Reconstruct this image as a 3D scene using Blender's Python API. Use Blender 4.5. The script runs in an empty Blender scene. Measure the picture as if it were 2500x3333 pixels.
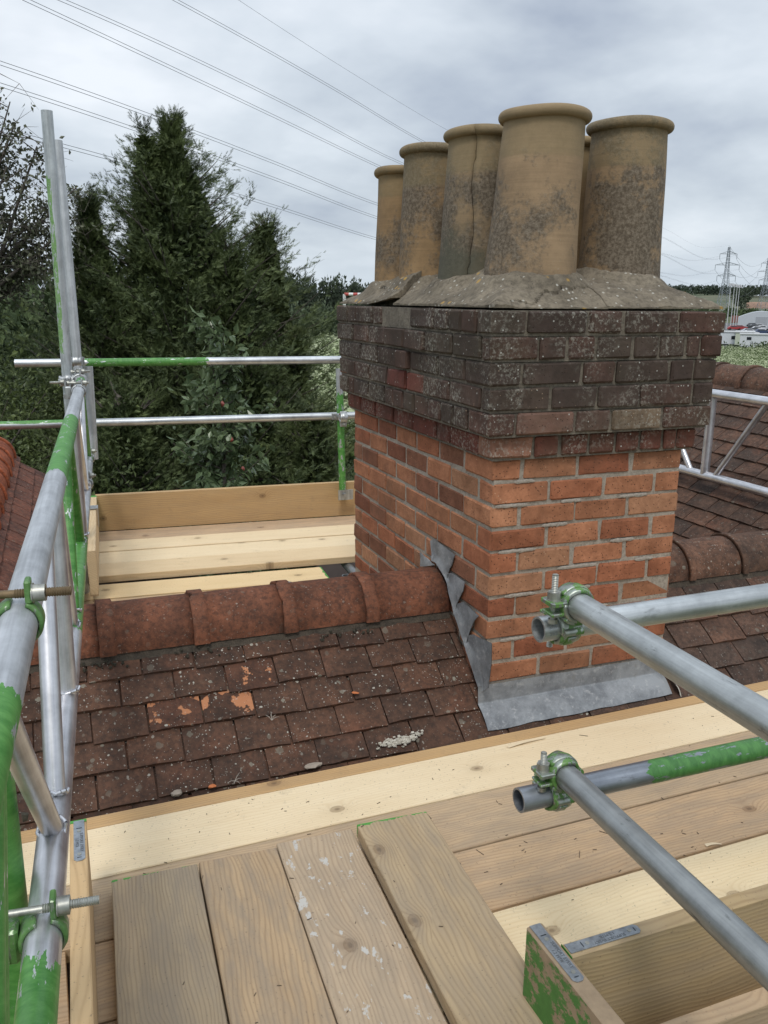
import bpy, bmesh, math, random
import numpy as np
from mathutils import Vector, Matrix, noise as mnoise
R = math.radians
rnd = random.Random(7)
sc = bpy.context.scene
col = sc.collection

# ------------------------------------------------------------------ camera
CX, CY, CZ = -1.2926, -2.4014, 1.2877
YAW, PIT, ROL, FPX = 0.3640, 0.2450, 0.0096, 2774.465
cam_d = bpy.data.cameras.new('camera'); cam = bpy.data.objects.new('camera', cam_d); col.objects.link(cam)
cam_d.sensor_fit = 'VERTICAL'; cam_d.sensor_height = 36.0; cam_d.lens = 36.0 * FPX / 3333.0
cam_d.clip_start = 0.05; cam_d.clip_end = 12000
fw = Vector((math.sin(YAW) * math.cos(PIT), math.cos(YAW) * math.cos(PIT), -math.sin(PIT)))
rt = Vector((math.cos(YAW), -math.sin(YAW), 0)); up = rt.cross(fw)
r2 = math.cos(ROL) * rt + math.sin(ROL) * up; u2 = -math.sin(ROL) * rt + math.cos(ROL) * up
M = Matrix((r2, u2, -fw)).transposed().to_4x4(); M.translation = (CX, CY, CZ)
cam.matrix_world = M; sc.camera = cam

# ------------------------------------------------------------------ light
SUN_EL, SUN_AZ = R(58), R(205)          # azimuth: compass style, 0 = +Y, clockwise
world = bpy.data.worlds.new('World'); sc.world = world; world.use_nodes = True
sun_d = bpy.data.lights.new('sun', 'SUN'); sun = bpy.data.objects.new('sun', sun_d); col.objects.link(sun)
sun_d.energy = 1.5; sun_d.angle = R(14); sun_d.color = (1.0, 0.965, 0.91)
sd = Vector((math.sin(SUN_AZ) * math.cos(SUN_EL), math.cos(SUN_AZ) * math.cos(SUN_EL), math.sin(SUN_EL)))
sun.rotation_euler = sd.to_track_quat('Z', 'Y').to_euler()
sc.view_settings.view_transform = 'Standard'; sc.view_settings.look = 'None'
sc.view_settings.exposure = 0.0; sc.view_settings.gamma = 1.0; sc.view_settings.use_curve_mapping = False
sc.cycles.max_bounces = 6; sc.cycles.diffuse_bounces = 3; sc.cycles.glossy_bounces = 3
sc.cycles.transparent_max_bounces = 4


class NT:
    """small helper round a node tree"""
    def __init__(s, tree): s.t = tree; s.n = tree.nodes; s.l = tree.links
    def new(s, typ, **kw):
        nd = s.n.new(typ)
        for k, v in kw.items():
            if k.startswith('i_'):
                key = k[2:]
                nd.inputs[int(key) if key.isdigit() else key.replace('_', ' ')].default_value = v
            else: setattr(nd, k, v)
        return nd
    def link(s, a, b): s.l.new(a, b)
    def put(s, sock, v):
        if hasattr(v, 'links') or isinstance(v, bpy.types.NodeSocket): s.l.new(v, sock)
        else: sock.default_value = v
    def math(s, op, a, b=0.0, clamp=False):
        nd = s.n.new('ShaderNodeMath'); nd.operation = op; nd.use_clamp = clamp
        s.put(nd.inputs[0], a); s.put(nd.inputs[1], b); return nd.outputs[0]
    def vmath(s, op, a, b=(0, 0, 0)):
        nd = s.n.new('ShaderNodeVectorMath'); nd.operation = op
        s.put(nd.inputs[0], a); s.put(nd.inputs[1], b); return nd.outputs[0]
    def mix(s, f, a, b, blend='MIX'):
        nd = s.n.new('ShaderNodeMix'); nd.data_type = 'RGBA'; nd.blend_type = blend
        s.put(nd.inputs[0], f)
        for k, v in ((6, a), (7, b)):
            if isinstance(v, (tuple, list)): nd.inputs[k].default_value = (*v[:3], 1)
            else: s.l.new(v, nd.inputs[k])
        return nd.outputs[2]
    def ramp(s, v, stops):
        nd = s.n.new('ShaderNodeValToRGB'); e = nd.color_ramp.elements
        while len(e) < len(stops): e.new(0.5)
        for i, (p, c) in enumerate(stops):
            e[i].position = p; e[i].color = (c, c, c, 1) if isinstance(c, (int, float)) else (*c[:3], 1)
        s.put(nd.inputs[0], v); return nd.outputs[0]
    def noise(s, vec, scale, detail=4, rough=0.55, dist=0.0, out=0):
        nd = s.n.new('ShaderNodeTexNoise'); nd.inputs['Scale'].default_value = scale
        nd.inputs['Detail'].default_value = detail; nd.inputs['Roughness'].default_value = rough
        nd.inputs['Distortion'].default_value = dist
        if vec is not None: s.l.new(vec, nd.inputs['Vector'])
        return nd.outputs[out]
    def vor(s, vec, scale, feature='F1', rand=1.0):
        nd = s.n.new('ShaderNodeTexVoronoi'); nd.feature = feature
        nd.inputs['Scale'].default_value = scale; nd.inputs['Randomness'].default_value = rand
        if vec is not None: s.l.new(vec, nd.inputs['Vector'])
        return nd
    def map(s, vec, scale=(1, 1, 1), loc=(0, 0, 0), rot=(0, 0, 0)):
        nd = s.n.new('ShaderNodeMapping'); s.l.new(vec, nd.inputs[0])
        nd.inputs['Scale'].default_value = scale; nd.inputs['Location'].default_value = loc
        nd.inputs['Rotation'].default_value = rot; return nd.outputs[0]
    def sep(s, vec):
        nd = s.n.new('ShaderNodeSeparateXYZ'); s.l.new(vec, nd.inputs[0]); return nd.outputs
    def comb(s, x, y, z):
        nd = s.n.new('ShaderNodeCombineXYZ')
        for k, v in enumerate((x, y, z)): s.put(nd.inputs[k], v)
        return nd.outputs[0]


# world: Nishita sky seen through a broken overcast
w = NT(world.node_tree); w.n.clear()
wo = w.new('ShaderNodeOutputWorld'); b1 = w.new('ShaderNodeBackground'); b2 = w.new('ShaderNodeBackground')
sky = w.new('ShaderNodeTexSky'); sky.sky_type = 'NISHITA'; sky.sun_disc = False
sky.sun_elevation = SUN_EL; sky.sun_rotation = SUN_AZ; sky.air_density = 1.4; sky.dust_density = 3
w.link(sky.outputs[0], b1.inputs[0]); b1.inputs[1].default_value = 0.10
tc = w.new('ShaderNodeTexCoord'); dx, dy, dz = w.sep(tc.outputs['Generated'])
den = w.math('ADD', w.math('MAXIMUM', dz, 0.0), 0.26)
pv = w.comb(w.math('DIVIDE', dx, den), w.math('DIVIDE', dy, den), 0.0)
n1 = w.noise(w.map(pv, (1.0, 0.95, 1), (5.2, 2.9, 0)), 1.35, 5, 0.50, 0.15)
n2 = w.noise(w.map(pv, (1.0, 1.0, 1), (9.1, 4.2, 0)), 3.4, 5, 0.55, 0.1)
nn = w.math('ADD', w.math('MULTIPLY', n1, 0.8), w.math('MULTIPLY', n2, 0.2))
cl = w.ramp(nn, [(0.36, (0.335, 0.385, 0.475)), (0.47, (0.49, 0.545, 0.615)), (0.55, (0.60, 0.655, 0.72)), (0.66, (0.76, 0.80, 0.855))])
hz = w.math('POWER', w.math('SUBTRACT', 1.0, w.math('ABSOLUTE', dz)), 12.0)
cl = w.mix(w.math('MULTIPLY', hz, 0.75), cl, (0.55, 0.63, 0.70))
zen = w.math('ADD', 1.0, w.math('MULTIPLY', w.math('MAXIMUM', w.math('SUBTRACT', dz, 0.30), 0.0), 0.95))
mul = w.new('ShaderNodeVectorMath', operation='SCALE'); w.link(cl, mul.inputs[0]); w.link(zen, mul.inputs['Scale'])
w.link(mul.outputs[0], b2.inputs[0]); b2.inputs[1].default_value = 1.27
ms = w.new('ShaderNodeMixShader'); ms.inputs[0].default_value = 0.9
w.link(b1.outputs[0], ms.inputs[1]); w.link(b2.outputs[0], ms.inputs[2]); w.link(ms.outputs[0], wo.inputs[0])

# ------------------------------------------------------------------ materials
def mat(name):
    m = bpy.data.materials.new(name); m.use_nodes = True
    t = NT(m.node_tree); t.n.clear()
    o = t.new('ShaderNodeOutputMaterial'); b = t.new('ShaderNodeBsdfPrincipled'); t.link(b.outputs[0], o.inputs[0])
    t.b = b; t.m = m
    t.tc = t.new('ShaderNodeTexCoord'); t.oi = t.new('ShaderNodeObjectInfo')
    return t
def bump(t, h, strength=0.3, dist=0.002, normal=None):
    nd = t.new('ShaderNodeBump'); nd.inputs['Strength'].default_value = strength; nd.inputs['Distance'].default_value = dist
    t.link(h, nd.inputs['Height'])
    if normal is not None: t.link(normal, nd.inputs['Normal'])
    return nd.outputs[0]
def ovec(t, k=37.0):
    """object coordinates shifted by a random amount per object, so that copies do not repeat"""
    off = t.math('MULTIPLY', t.oi.outputs['Random'], k)
    return t.vmath('ADD', t.tc.outputs['Object'], t.comb(off, t.math('MULTIPLY', off, 1.7), t.math('MULTIPLY', off, 0.6)))
def simple(name, color, rough=0.7, metal=0.0, var=0.25, scale=8.0, bmp=0.0):
    t = mat(name); v = t.tc.outputs['Object']
    n = t.noise(v, scale, 5)
    c = t.mix(n, tuple(x * (1 - var) for x in color), tuple(min(1, x * (1 + var)) for x in color))
    t.link(c, t.b.inputs['Base Color']); t.b.inputs['Roughness'].default_value = rough; t.b.inputs['Metallic'].default_value = metal
    if bmp: t.link(bump(t, n, bmp, 0.01), t.b.inputs['Normal'])
    return t.m

def wood(name, pale, dark, weather=0.0, green_end=None, green_face=0.0, paint=0.0, ringf=95.0, ringk=0.40, warpk=0.10):
    """sawn softwood; local X runs along the board"""
    t = mat(name); v = ovec(t); x, y, z = t.sep(v)
    # knots: stretched voronoi cells that bend the growth rings
    kv = t.comb(t.math('MULTIPLY', x, 4.2), t.math('MULTIPLY', y, 6.0), 0.0)
    vo = t.vor(kv, 1.0, 'F1', 0.85); vo.voronoi_dimensions = '2D'; d = vo.outputs['Distance']
    kn = t.math('MULTIPLY', t.math('POWER', t.math('SUBTRACT', 1.0, t.math('MULTIPLY', d, 2.8), True), 2.0), t.math('GREATER_THAN', t.sep(vo.outputs['Color'])[0], 0.80))
    warp = t.noise(t.comb(t.math('MULTIPLY', x, 1.1), t.math('MULTIPLY', y, 3.0), z), 1.6, 3, 0.5)
    ph = t.math('ADD', t.math('ADD', y, t.math('MULTIPLY', z, 0.6)), t.math('MULTIPLY', warp, warpk))
    ph = t.math('ADD', ph, t.math('MULTIPLY', kn, 0.05))
    ring = t.math('SINE', t.math('MULTIPLY', ph, ringf * 6.28))
    ring = t.math('ADD', t.math('MULTIPLY', ring, 0.5), 0.5)
    fib = t.noise(t.comb(t.math('MULTIPLY', x, 5.0), t.math('MULTIPLY', y, 260.0), t.math('MULTIPLY', z, 260.0)), 1.0, 3, 0.6)
    blo = t.noise(t.comb(t.math('MULTIPLY', x, 2.0), t.math('MULTIPLY', y, 9.0), z), 1.3, 5, 0.65)
    g = t.math('ADD', t.math('MULTIPLY', t.math('POWER', ring, 3.0), ringk), t.math('MULTIPLY', fib, 0.34))
    g = t.math('ADD', g, t.math('MULTIPLY', t.math('SUBTRACT', blo, 0.5), 0.9))
    c = t.mix(t.math('SUBTRACT', g, 0.05, True), pale, dark)
    tint = t.mix(0.85, (1, 1, 1), t.oi.outputs['Color'], 'MULTIPLY')
    c = t.mix(1.0, c, tint, 'MULTIPLY')
    kd = t.math('LESS_THAN', d, t.math('ADD', 0.055, t.math('MULTIPLY', fib, 0.06)))
    sel = t.math('GREATER_THAN', t.sep(vo.outputs['Color'])[0], 0.80)
    kd = t.math('MULTIPLY', kd, sel)
    c = t.mix(t.math('MULTIPLY', kd, 0.45), c, (0.15, 0.08, 0.035)); kc = t.math('MULTIPLY', t.ramp(d, [(0.018, 1.0), (0.045, 0.0)]), sel); c = t.mix(t.math('MULTIPLY', kc, .6), c, (.06, .03, .015)); c = t.mix(t.math('MULTIPLY', t.math('MULTIPLY', t.ramp(t.math('ABSOLUTE', t.math('SUBTRACT', d, .088))  , [(0.004, 1.0), (0.012, 0.0)]), sel), .2), c, (.12, .065, .03))
    hal = t.math('MULTIPLY', t.math('MULTIPLY', kn, sel), 0.35)
    c = t.mix(hal, c, tuple(a * 0.62 for a in dark))
    if weather:
        wn = t.noise(t.comb(t.math('MULTIPLY', x, 3.0), t.math('MULTIPLY', y, 12.0), z), 2.2, 6, 0.65)
        c = t.mix(t.math('MULTIPLY', t.ramp(wn, [(0.40, 0.0), (0.62, 1.0)]), weather), c, (0.24, 0.20, 0.155))
    # grit, small nicks and dirt
    sp = t.noise(v, 150.0, 2, 0.7); c = t.mix(t.math('MULTIPLY', t.ramp(sp, [(0.66, 0.0), (0.71, 1.0)]), 0.55), c, (0.10, 0.075, 0.05))
    dn = t.noise(v, 14.0, 6, 0.75); c = t.mix(t.math('MULTIPLY', t.ramp(dn, [(0.60, 0.0), (0.78, 1.0)]), 0.35), c, (0.15, 0.12, 0.09))
    if paint:
        pn = t.noise(t.comb(t.math('MULTIPLY', x, 5.0), t.math('MULTIPLY', y, 9.0), z), 3.2, 5, 0.62)
        pm = t.ramp(pn, [(0.60, 0.0), (0.625, 1.0)])
        br = t.noise(v, 90.0, 3, 0.7)
        c = t.mix(t.math('MULTIPLY', t.math('MULTIPLY', pm, t.ramp(br, [(0.36, 0.0), (0.46, 1.0)])), paint), c, (0.50, 0.48, 0.44))
    gm = None
    if green_end is not None:                       # local x beyond which the end was brushed green
        lx, ly, lz = t.sep(t.tc.outputs['Object'])
        e = t.noise(t.tc.outputs['Object'], 26.0, 4, 0.7)
        e2 = t.math('MULTIPLY', t.math('SUBTRACT', e, 0.5), 0.05)
        gm = t.math('GREATER_THAN', t.math('ADD', t.math('MULTIPLY', lx, green_end[1]), e2), green_end[0] * green_end[1])
    if green_face:
        lx, ly, lz = t.sep(t.tc.outputs['Object'])
        gx = t.new('ShaderNodeNewGeometry')
        e = t.noise(t.comb(t.math('MULTIPLY', lx, 2.2), t.math('MULTIPLY', lz, 7.0), ly), 5.0, 6, 0.75)
        gg = t.ramp(e, [(0.40, 0.0), (0.47, 1.0)])
        sd_ = t.math('LESS_THAN', ly, green_face)
        gg = t.math('MULTIPLY', gg, sd_)
        gm = gg if gm is None else t.math('MAXIMUM', gm, gg)
    rough = 0.78
    if gm is not None:
        gc = t.mix(t.noise(v, 40.0, 3), (0.045, 0.20, 0.030), (0.10, 0.33, 0.06))
        c = t.mix(gm, c, gc)
    t.link(c, t.b.inputs['Base Color']); t.b.inputs['Roughness'].default_value = rough
    h = t.math('ADD', t.math('MULTIPLY', fib, 0.8), t.math('MULTIPLY', ring, 0.5))
    t.link(bump(t, h, 0.45, 0.0012), t.b.inputs['Normal'])
    return t.m

M_pale = wood('fresh_sawn_softwood', (0.78, 0.635, 0.42), (0.60, 0.43, 0.235), 0.0, ringk=.24)
M_mid = wood('used_softwood', (0.51, 0.375, 0.235), (0.31, 0.205, 0.12), 0.35)
M_warm = wood('golden_softwood', (0.52, 0.345, 0.165), (0.33, 0.195, 0.085), 0.12)
M_grey = wood('weathered_softwood', (0.43, 0.325, 0.205), (0.205, 0.14, 0.082), 0.55, paint=0.0)
M_grey_paint = wood('weathered_softwood_splashed_with_plaster', (0.46, 0.35, 0.23), (0.25, 0.175, 0.11), 0.40, paint=0.95)

def galv(name, bands=(), base=(0.50, 0.53, 0.55), wear=0.35, metal=0.85, rough=0.40, side=None, streak=1.0, cover=0.625, gcol=((0.045, 0.185, 0.028), (0.125, 0.325, 0.075))):
    """galvanised steel or alloy tube, local Z along the tube; bands = lengths brushed with green paint"""
    t = mat(name); v = ovec(t); x, y, z = t.sep(t.tc.outputs['Object'])
    rx, ry, rz = t.sep(v)
    st = t.noise(t.comb(t.math('MULTIPLY', rx, 90), t.math('MULTIPLY', ry, 90), t.math('MULTIPLY', rz, 3.5)), 1.0, 4, 0.6)
    bl = t.noise(v, 11.0, 6, 0.7)
    sp = t.vor(v, 170.0).outputs['Distance']
    k = t.math('ADD', t.math('MULTIPLY', st, 0.5 * streak), t.math('MULTIPLY', bl, 0.5))
    c = t.mix(t.ramp(k, [(0.32, 0.0), (0.68, 1.0)]), tuple(a * 0.62 for a in base), tuple(min(1, a * 1.42) for a in base))
    dk = t.noise(t.comb(t.math('MULTIPLY', rx, 40), t.math('MULTIPLY', ry, 40), t.math('MULTIPLY', rz, 14)), 1.0, 5, 0.72)
    c = t.mix(t.math('MULTIPLY', t.ramp(dk, [(0.60, 0.0), (0.70, 1.0)]), wear), c, (0.09, 0.09, 0.085))
    ro = t.math('ADD', rough - 0.1, t.math('MULTIPLY', bl, 0.28))
    me = metal
    if bands:
        e = t.noise(t.comb(t.math('MULTIPLY', rx, 30), t.math('MULTIPLY', ry, 30), t.math('MULTIPLY', rz, 9)), 1.0, 5, 0.65)
        ed = t.math('MULTIPLY', t.math('SUBTRACT', e, 0.5), 0.16)
        zz = t.math('ADD', z, ed); gm = None
        for a, b_ in bands:
            m_ = t.math('MULTIPLY', t.math('GREATER_THAN', zz, a), t.math('LESS_THAN', zz, b_))
            gm = m_ if gm is None else t.math('MAXIMUM', gm, m_)
        if side is not None:
            sx = t.math('ADD', t.math('MULTIPLY', x, side[0]), t.math('MULTIPLY', y, side[1]))
            gm = t.math('MULTIPLY', gm, t.math('GREATER_THAN', t.math('ADD', sx, t.math('MULTIPLY', ed, 0.12)), side[2]))
        sw = t.noise(t.comb(t.math('MULTIPLY', rx, 25), t.math('MULTIPLY', ry, 25), t.math('MULTIPLY', rz, 60)), 1.0, 6, 0.7, 0.3)
        chip = t.ramp(t.noise(t.comb(t.math('MULTIPLY', rx, 55), t.math('MULTIPLY', ry, 55), t.math('MULTIPLY', rz, 16)), 1.0, 4, 0.7), [(cover - .02, 1.0), (cover + .01, 0.0)])
        gm = t.math('MULTIPLY', gm, chip)
        gc = t.mix(t.ramp(sw, [(0.36, 0.0), (0.72, 1.0)]), *gcol)
        c = t.mix(gm, c, gc)
        me = t.math('MULTIPLY', t.math('SUBTRACT', 1.0, gm), metal)
        ro = t.math('ADD', t.math('MULTIPLY', gm, 0.02), ro)
        t.link(me, t.b.inputs['Metallic'])
    else: t.b.inputs['Metallic'].default_value = metal
    t.link(c, t.b.inputs['Base Color']); t.link(ro, t.b.inputs['Roughness'])
    h = t.math('ADD', t.math('MULTIPLY', st, 0.7), t.math('MULTIPLY', bl, 0.5))
    t.link(bump(t, h, 0.22, 0.0012), t.b.inputs['Normal'])
    return t.m
M_galv = galv('galvanised_steel', base=(.45, .46, .455), wear=0.55)
M_galv_dull = galv('dull_galvanised_steel', base=(0.30, 0.32, 0.33), wear=0.6, rough=0.42)
M_alloy = galv('brushed_alloy', base=(0.60, 0.60, 0.62), wear=0.08, rough=0.36)
M_greenstrut = galv('green_painted_alloy', [(-9, 9)], base=(0.6, 0.6, 0.62), wear=0.1)
M_fit = galv('coupler_steel_with_green_overspray', [(-99, 99)], base=(0.34, 0.37, 0.33), wear=0.4, cover=.50, gcol=((0.06, 0.16, 0.03), (0.17, 0.30, 0.09)))
M_bolt = galv('bolt_steel', base=(0.42, 0.42, 0.38), wear=0.5, rough=0.45)
M_rust = galv('rusty_bolt_steel', base=(0.17, 0.12, 0.065), wear=0.5, rough=0.6, metal=0.5)
M_fitgreen = galv('coupler_steel_painted_green', [(-99, 99)], base=(0.25, 0.3, 0.22), wear=0.5, cover=.56, gcol=((0.05, 0.14, 0.03), (0.13, 0.26, 0.08)))
M_bark = simple('bark', (0.10, 0.085, 0.07), 0.9, 0, 0.4, 12, 0.4)

def brick_mat(name, dark):
    t = mat(name); v = ovec(t); vw = t.new('ShaderNodeNewGeometry').outputs['Position']
    base = t.oi.outputs['Color']
    n = t.noise(v, 11.0, 6, 0.7); n3 = t.noise(v, 60.0, 4, 0.7)
    c = t.mix(t.ramp(n, [(0.3, 0.0), (0.7, 1.0)]), t.mix(1.0, base, (0.62, 0.56, 0.52), 'MULTIPLY'), t.mix(1.0, base, (1.3, 1.3, 1.3), 'MULTIPLY'))
    c = t.mix(t.math('MULTIPLY', t.ramp(n3, [(0.35, 1.0), (0.6, 0.0)]), 0.35), c, t.mix(1.0, base, (0.5, 0.45, 0.4), 'MULTIPLY'))
    pits = t.vor(v, 105.0); pd = t.ramp(pits.outputs['Distance'], [(0.13, 1.0), (0.26, 0.0)])
    ps = t.math('GREATER_THAN', t.sep(pits.outputs['Color'])[0], 0.42 if not dark else 0.7)
    pm = t.math('MULTIPLY', pd, ps)
    c = t.mix(t.math('MULTIPLY', pm, 0.75), c, (0.035, 0.022, 0.016))
    gr = t.vor(v, 75.0); gm = t.math('MULTIPLY', t.ramp(gr.outputs['Distance'], [(0.09, 1.0), (0.15, 0.0)]), t.math('GREATER_THAN', t.sep(gr.outputs['Color'])[1], 0.86))
    c = t.mix(t.math('MULTIPLY', gm, 0.7), c, (0.62, 0.45, 0.30))
    if dark:
        soot = t.noise(vw, 5.0, 5, 0.65)
        c = t.mix(t.math('MULTIPLY', t.ramp(soot, [(0.38, 0.0), (0.66, 1.0)]), 0.60), c, (0.032, 0.026, 0.020))
        grn = t.noise(vw, 3.1, 4, 0.6)
        c = t.mix(t.math('MULTIPLY', t.ramp(grn, [(0.50, 0.0), (0.68, 1.0)]), 0.28), c, (0.080, 0.072, 0.043))
        big = t.ramp(t.noise(vw, 4.3, 4, 0.6), [(0.45, 0.0), (0.6, 1.0)])
        fi = t.ramp(t.noise(vw, 85.0, 5, 0.72), [(0.50, 0.0), (0.60, 1.0)])
        c = t.mix(t.math('MULTIPLY', t.math('MULTIPLY', big, fi), 0.52), c, (0.40, 0.39, 0.33))
        lv = t.vor(vw, 75.0); lm = t.math('MULTIPLY', t.ramp(lv.outputs['Distance'], [(0.16, 1.0), (0.24, 0.0)]), t.math('GREATER_THAN', t.sep(lv.outputs['Color'])[2], 0.86))
        c = t.mix(t.math('MULTIPLY', lm, 0.7), c, (0.52, 0.52, 0.47))
    else:
        st = t.noise(vw, 3.4, 5, 0.7)
        c = t.mix(t.math('MULTIPLY', t.ramp(st, [(0.52, 0.0), (0.72, 1.0)]), 0.45), c, (0.10, 0.062, 0.040))
    t.link(c, t.b.inputs['Base Color']); t.b.inputs['Roughness'].default_value = 0.86
    t.b.inputs['Specular IOR Level'].default_value = 0.3
    h = t.math('SUBTRACT', t.math('ADD', t.math('MULTIPLY', n3, 0.6), t.math('MULTIPLY', n, 0.8)), pm)
    t.link(bump(t, h, 0.75, 0.0035), t.b.inputs['Normal'])
    return t.m
M_brick = brick_mat('weathered_orange_brick', False)
M_brick_dark = brick_mat('sooty_purple_brick', True)

def rough_stone(name, c1, c2, scale=14, spots=None, b=0.9, dist=0.006, cracks=False):
    t = mat(name); v = t.new('ShaderNodeNewGeometry').outputs['Position']
    n = t.noise(v, scale, 8, 0.72); n2 = t.noise(v, scale * 7, 4, 0.7)
    c = t.mix(t.ramp(n, [(0.3, 0.0), (0.7, 1.0)]), c1, c2)
    c = t.mix(t.math('MULTIPLY', t.ramp(n2, [(0.35, 1.0), (0.55, 0.0)]), 0.5), c, tuple(a * 0.45 for a in c1))
    if spots:
        for sc_, thr, sp in spots:
            vo = t.vor(v, sc_); m_ = t.math('MULTIPLY', t.ramp(vo.outputs['Distance'], [(0.2, 1.0), (0.32, 0.0)]), t.math('GREATER_THAN', t.sep(vo.outputs['Color'])[0], thr))
            c = t.mix(t.math('MULTIPLY', m_, 0.75), c, sp)
    if cracks:
        wv = t.vmath('ADD', v, t.vmath('MULTIPLY', t.noise(v, 9.0, 5, 0.7, out=1), (.10, .10, .02))); ce = t.vor(wv, 5.0, 'DISTANCE_TO_EDGE').outputs['Distance']
        cm = t.math('MULTIPLY', t.ramp(ce, [(0.010, 1.0), (0.022, 0.0)]), t.ramp(t.noise(v, 3.0, 2), [(0.56, 0.0), (0.62, 1.0)]))
        c = t.mix(cm, c, (0.02, 0.016, 0.012)); n = t.math('SUBTRACT', n, t.math('MULTIPLY', cm, 2.0))
    t.link(c, t.b.inputs['Base Color']); t.b.inputs['Roughness'].default_value = 0.92
    t.link(bump(t, t.math('ADD', n, t.math('MULTIPLY', n2, 0.5)), b, dist), t.b.inputs['Normal'])
    return t.m
M_mortar = rough_stone('lime_mortar', (0.26, 0.22, 0.175), (0.42, 0.37, 0.305), 14)
M_mortar_dark = rough_stone('stained_mortar', (0.080, 0.066, 0.050), (0.25, 0.215, 0.165), 14)
M_point = rough_stone('fresh_pointing', (0.30, 0.26, 0.215), (0.43, 0.385, 0.33), 25, None, 0.5, 0.002)
M_flaunch = rough_stone('weathered_flaunching', (0.085, 0.068, 0.046), (0.265, 0.222, 0.16), 7,
                        [(60, 0.80, (0.46, 0.44, 0.38)), (26, 0.93, (0.45, 0.27, 0.06)), (120, 0.86, (0.06, 0.05, 0.04))], cracks=True)
M_moss = simple('moss', (0.040, 0.036, 0.024), 1.0, 0, 0.5, 60, 0.8)
M_white_mortar = rough_stone('white_mortar_dabs', (0.46, 0.42, 0.34), (0.66, 0.62, 0.53), 30)

def tile_mat(name, base, base2, spall=0.0, lichen=1.0):
    t = mat(name); v = ovec(t, 61.0)
    rn = t.oi.outputs['Random']
    cb = t.mix(rn, base, base2)
    n = t.noise(v, 9.0, 6, 0.7); n2 = t.noise(v, 55.0, 5, 0.75)
    c = t.mix(t.ramp(n, [(0.33, 0.0), (0.68, 1.0)]), t.mix(1.0, cb, (0.55, 0.52, 0.50), 'MULTIPLY'), t.mix(1.0, cb, (1.4, 1.2, 1.05), 'MULTIPLY'))
    rd = t.noise(v, 4.6, 4, 0.6)
    c = t.mix(t.math('MULTIPLY', t.ramp(rd, [(0.56, 0.0), (0.74, 1.0)]), 0.55), c, (0.17, 0.068, 0.038))
    c = t.mix(t.math('MULTIPLY', t.ramp(n2, [(0.38, 1.0), (0.56, 0.0)]), 0.55), c, (0.022, 0.017, 0.014))
    c = t.mix(t.math('MULTIPLY', t.ramp(n2, [(0.60, 0.0), (0.74, 1.0)]), 0.35), c, (0.20, 0.15, 0.105))
    if spall:
        sn = t.noise(v, 13.0, 6, 0.62)
        sm = t.ramp(sn, [(0.66 - 0.1 * spall, 0.0), (0.672 - 0.1 * spall, 1.0)])
        c = t.mix(sm, c, t.mix(n2, (0.36, 0.13, 0.055), (0.46, 0.22, 0.11)))
    # lichens of three sizes; each cell keeps or drops its spot
    for s_, thr, r_, cc, f in ((52, 0.86, 0.19, (0.46, 0.44, 0.37), 0.8), (95, 0.80, 0.2, (0.50, 0.47, 0.40), 0.75), (21, 0.76, 0.23, (0.20, 0.185, 0.145), 0.65), (33, 0.86, 0.22, (0.28, 0.27, 0.215), 0.7), (170, 0.80, 0.22, (0.50, 0.48, 0.42), 0.7)):
        cmask = t.ramp(t.noise(v, 5.5, 4, 0.6), [(0.42, 0.25), (0.62, 1.0)]); wv = t.vmath('ADD', v, t.vmath('MULTIPLY', t.noise(v, 70.0, 2, 0.5, out=1), (0.009, 0.009, 0.009)))
        vo = t.vor(wv, s_); co = t.sep(vo.outputs['Color'])
        rr = t.math('ADD', t.math('MULTIPLY', co[1], 0.16), r_ - 0.08)
        dd = t.math('ADD', vo.outputs['Distance'], t.math('MULTIPLY', t.math('SUBTRACT', n2, 0.5), 0.5))
        m_ = t.math('MULTIPLY', t.math('LESS_THAN', dd, rr), t.math('GREATER_THAN', co[0], thr))
        c = t.mix(t.math('MULTIPLY', t.math('MULTIPLY', m_, cmask), f * lichen), c, cc)
    t.link(c, t.b.inputs['Base Color']); t.b.inputs['Roughness'].default_value = 0.84
    t.b.inputs['Specular IOR Level'].default_value = 0.3
    t.link(bump(t, t.math('ADD', n2, t.math('MULTIPLY', n, 0.6)), 0.6, 0.003), t.b.inputs['Normal'])
    return t.m
M_tile = tile_mat('lichened_brown_clay_tile', (0.072, 0.044, 0.032), (0.104, 0.058, 0.039))
M_tile_sp = tile_mat('clay_tile_with_flaked_face', (0.080, 0.044, 0.030), (0.10, 0.05, 0.034), spall=.8)
M_tile_r = tile_mat('mixed_clay_tile_right', (0.068, 0.051, 0.043), (0.12, 0.072, 0.052), lichen=0.5)
M_tile_l = tile_mat('red_brown_clay_tile_left', (0.13, 0.062, 0.048), (0.20, 0.085, 0.058), lichen=0.6)
M_ridge = tile_mat('red_clay_ridge_tile', (0.155, 0.068, 0.041), (0.195, 0.084, 0.050), lichen=0.35)
M_ridge_l = tile_mat('bright_red_ridge_tile', (0.34, 0.105, 0.05), (0.36, 0.11, 0.05), lichen=0.1)
M_ridge_r = tile_mat('mottled_ridge_tile', (0.105, 0.068, 0.050), (0.15, 0.088, 0.062), lichen=0.7)

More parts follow.
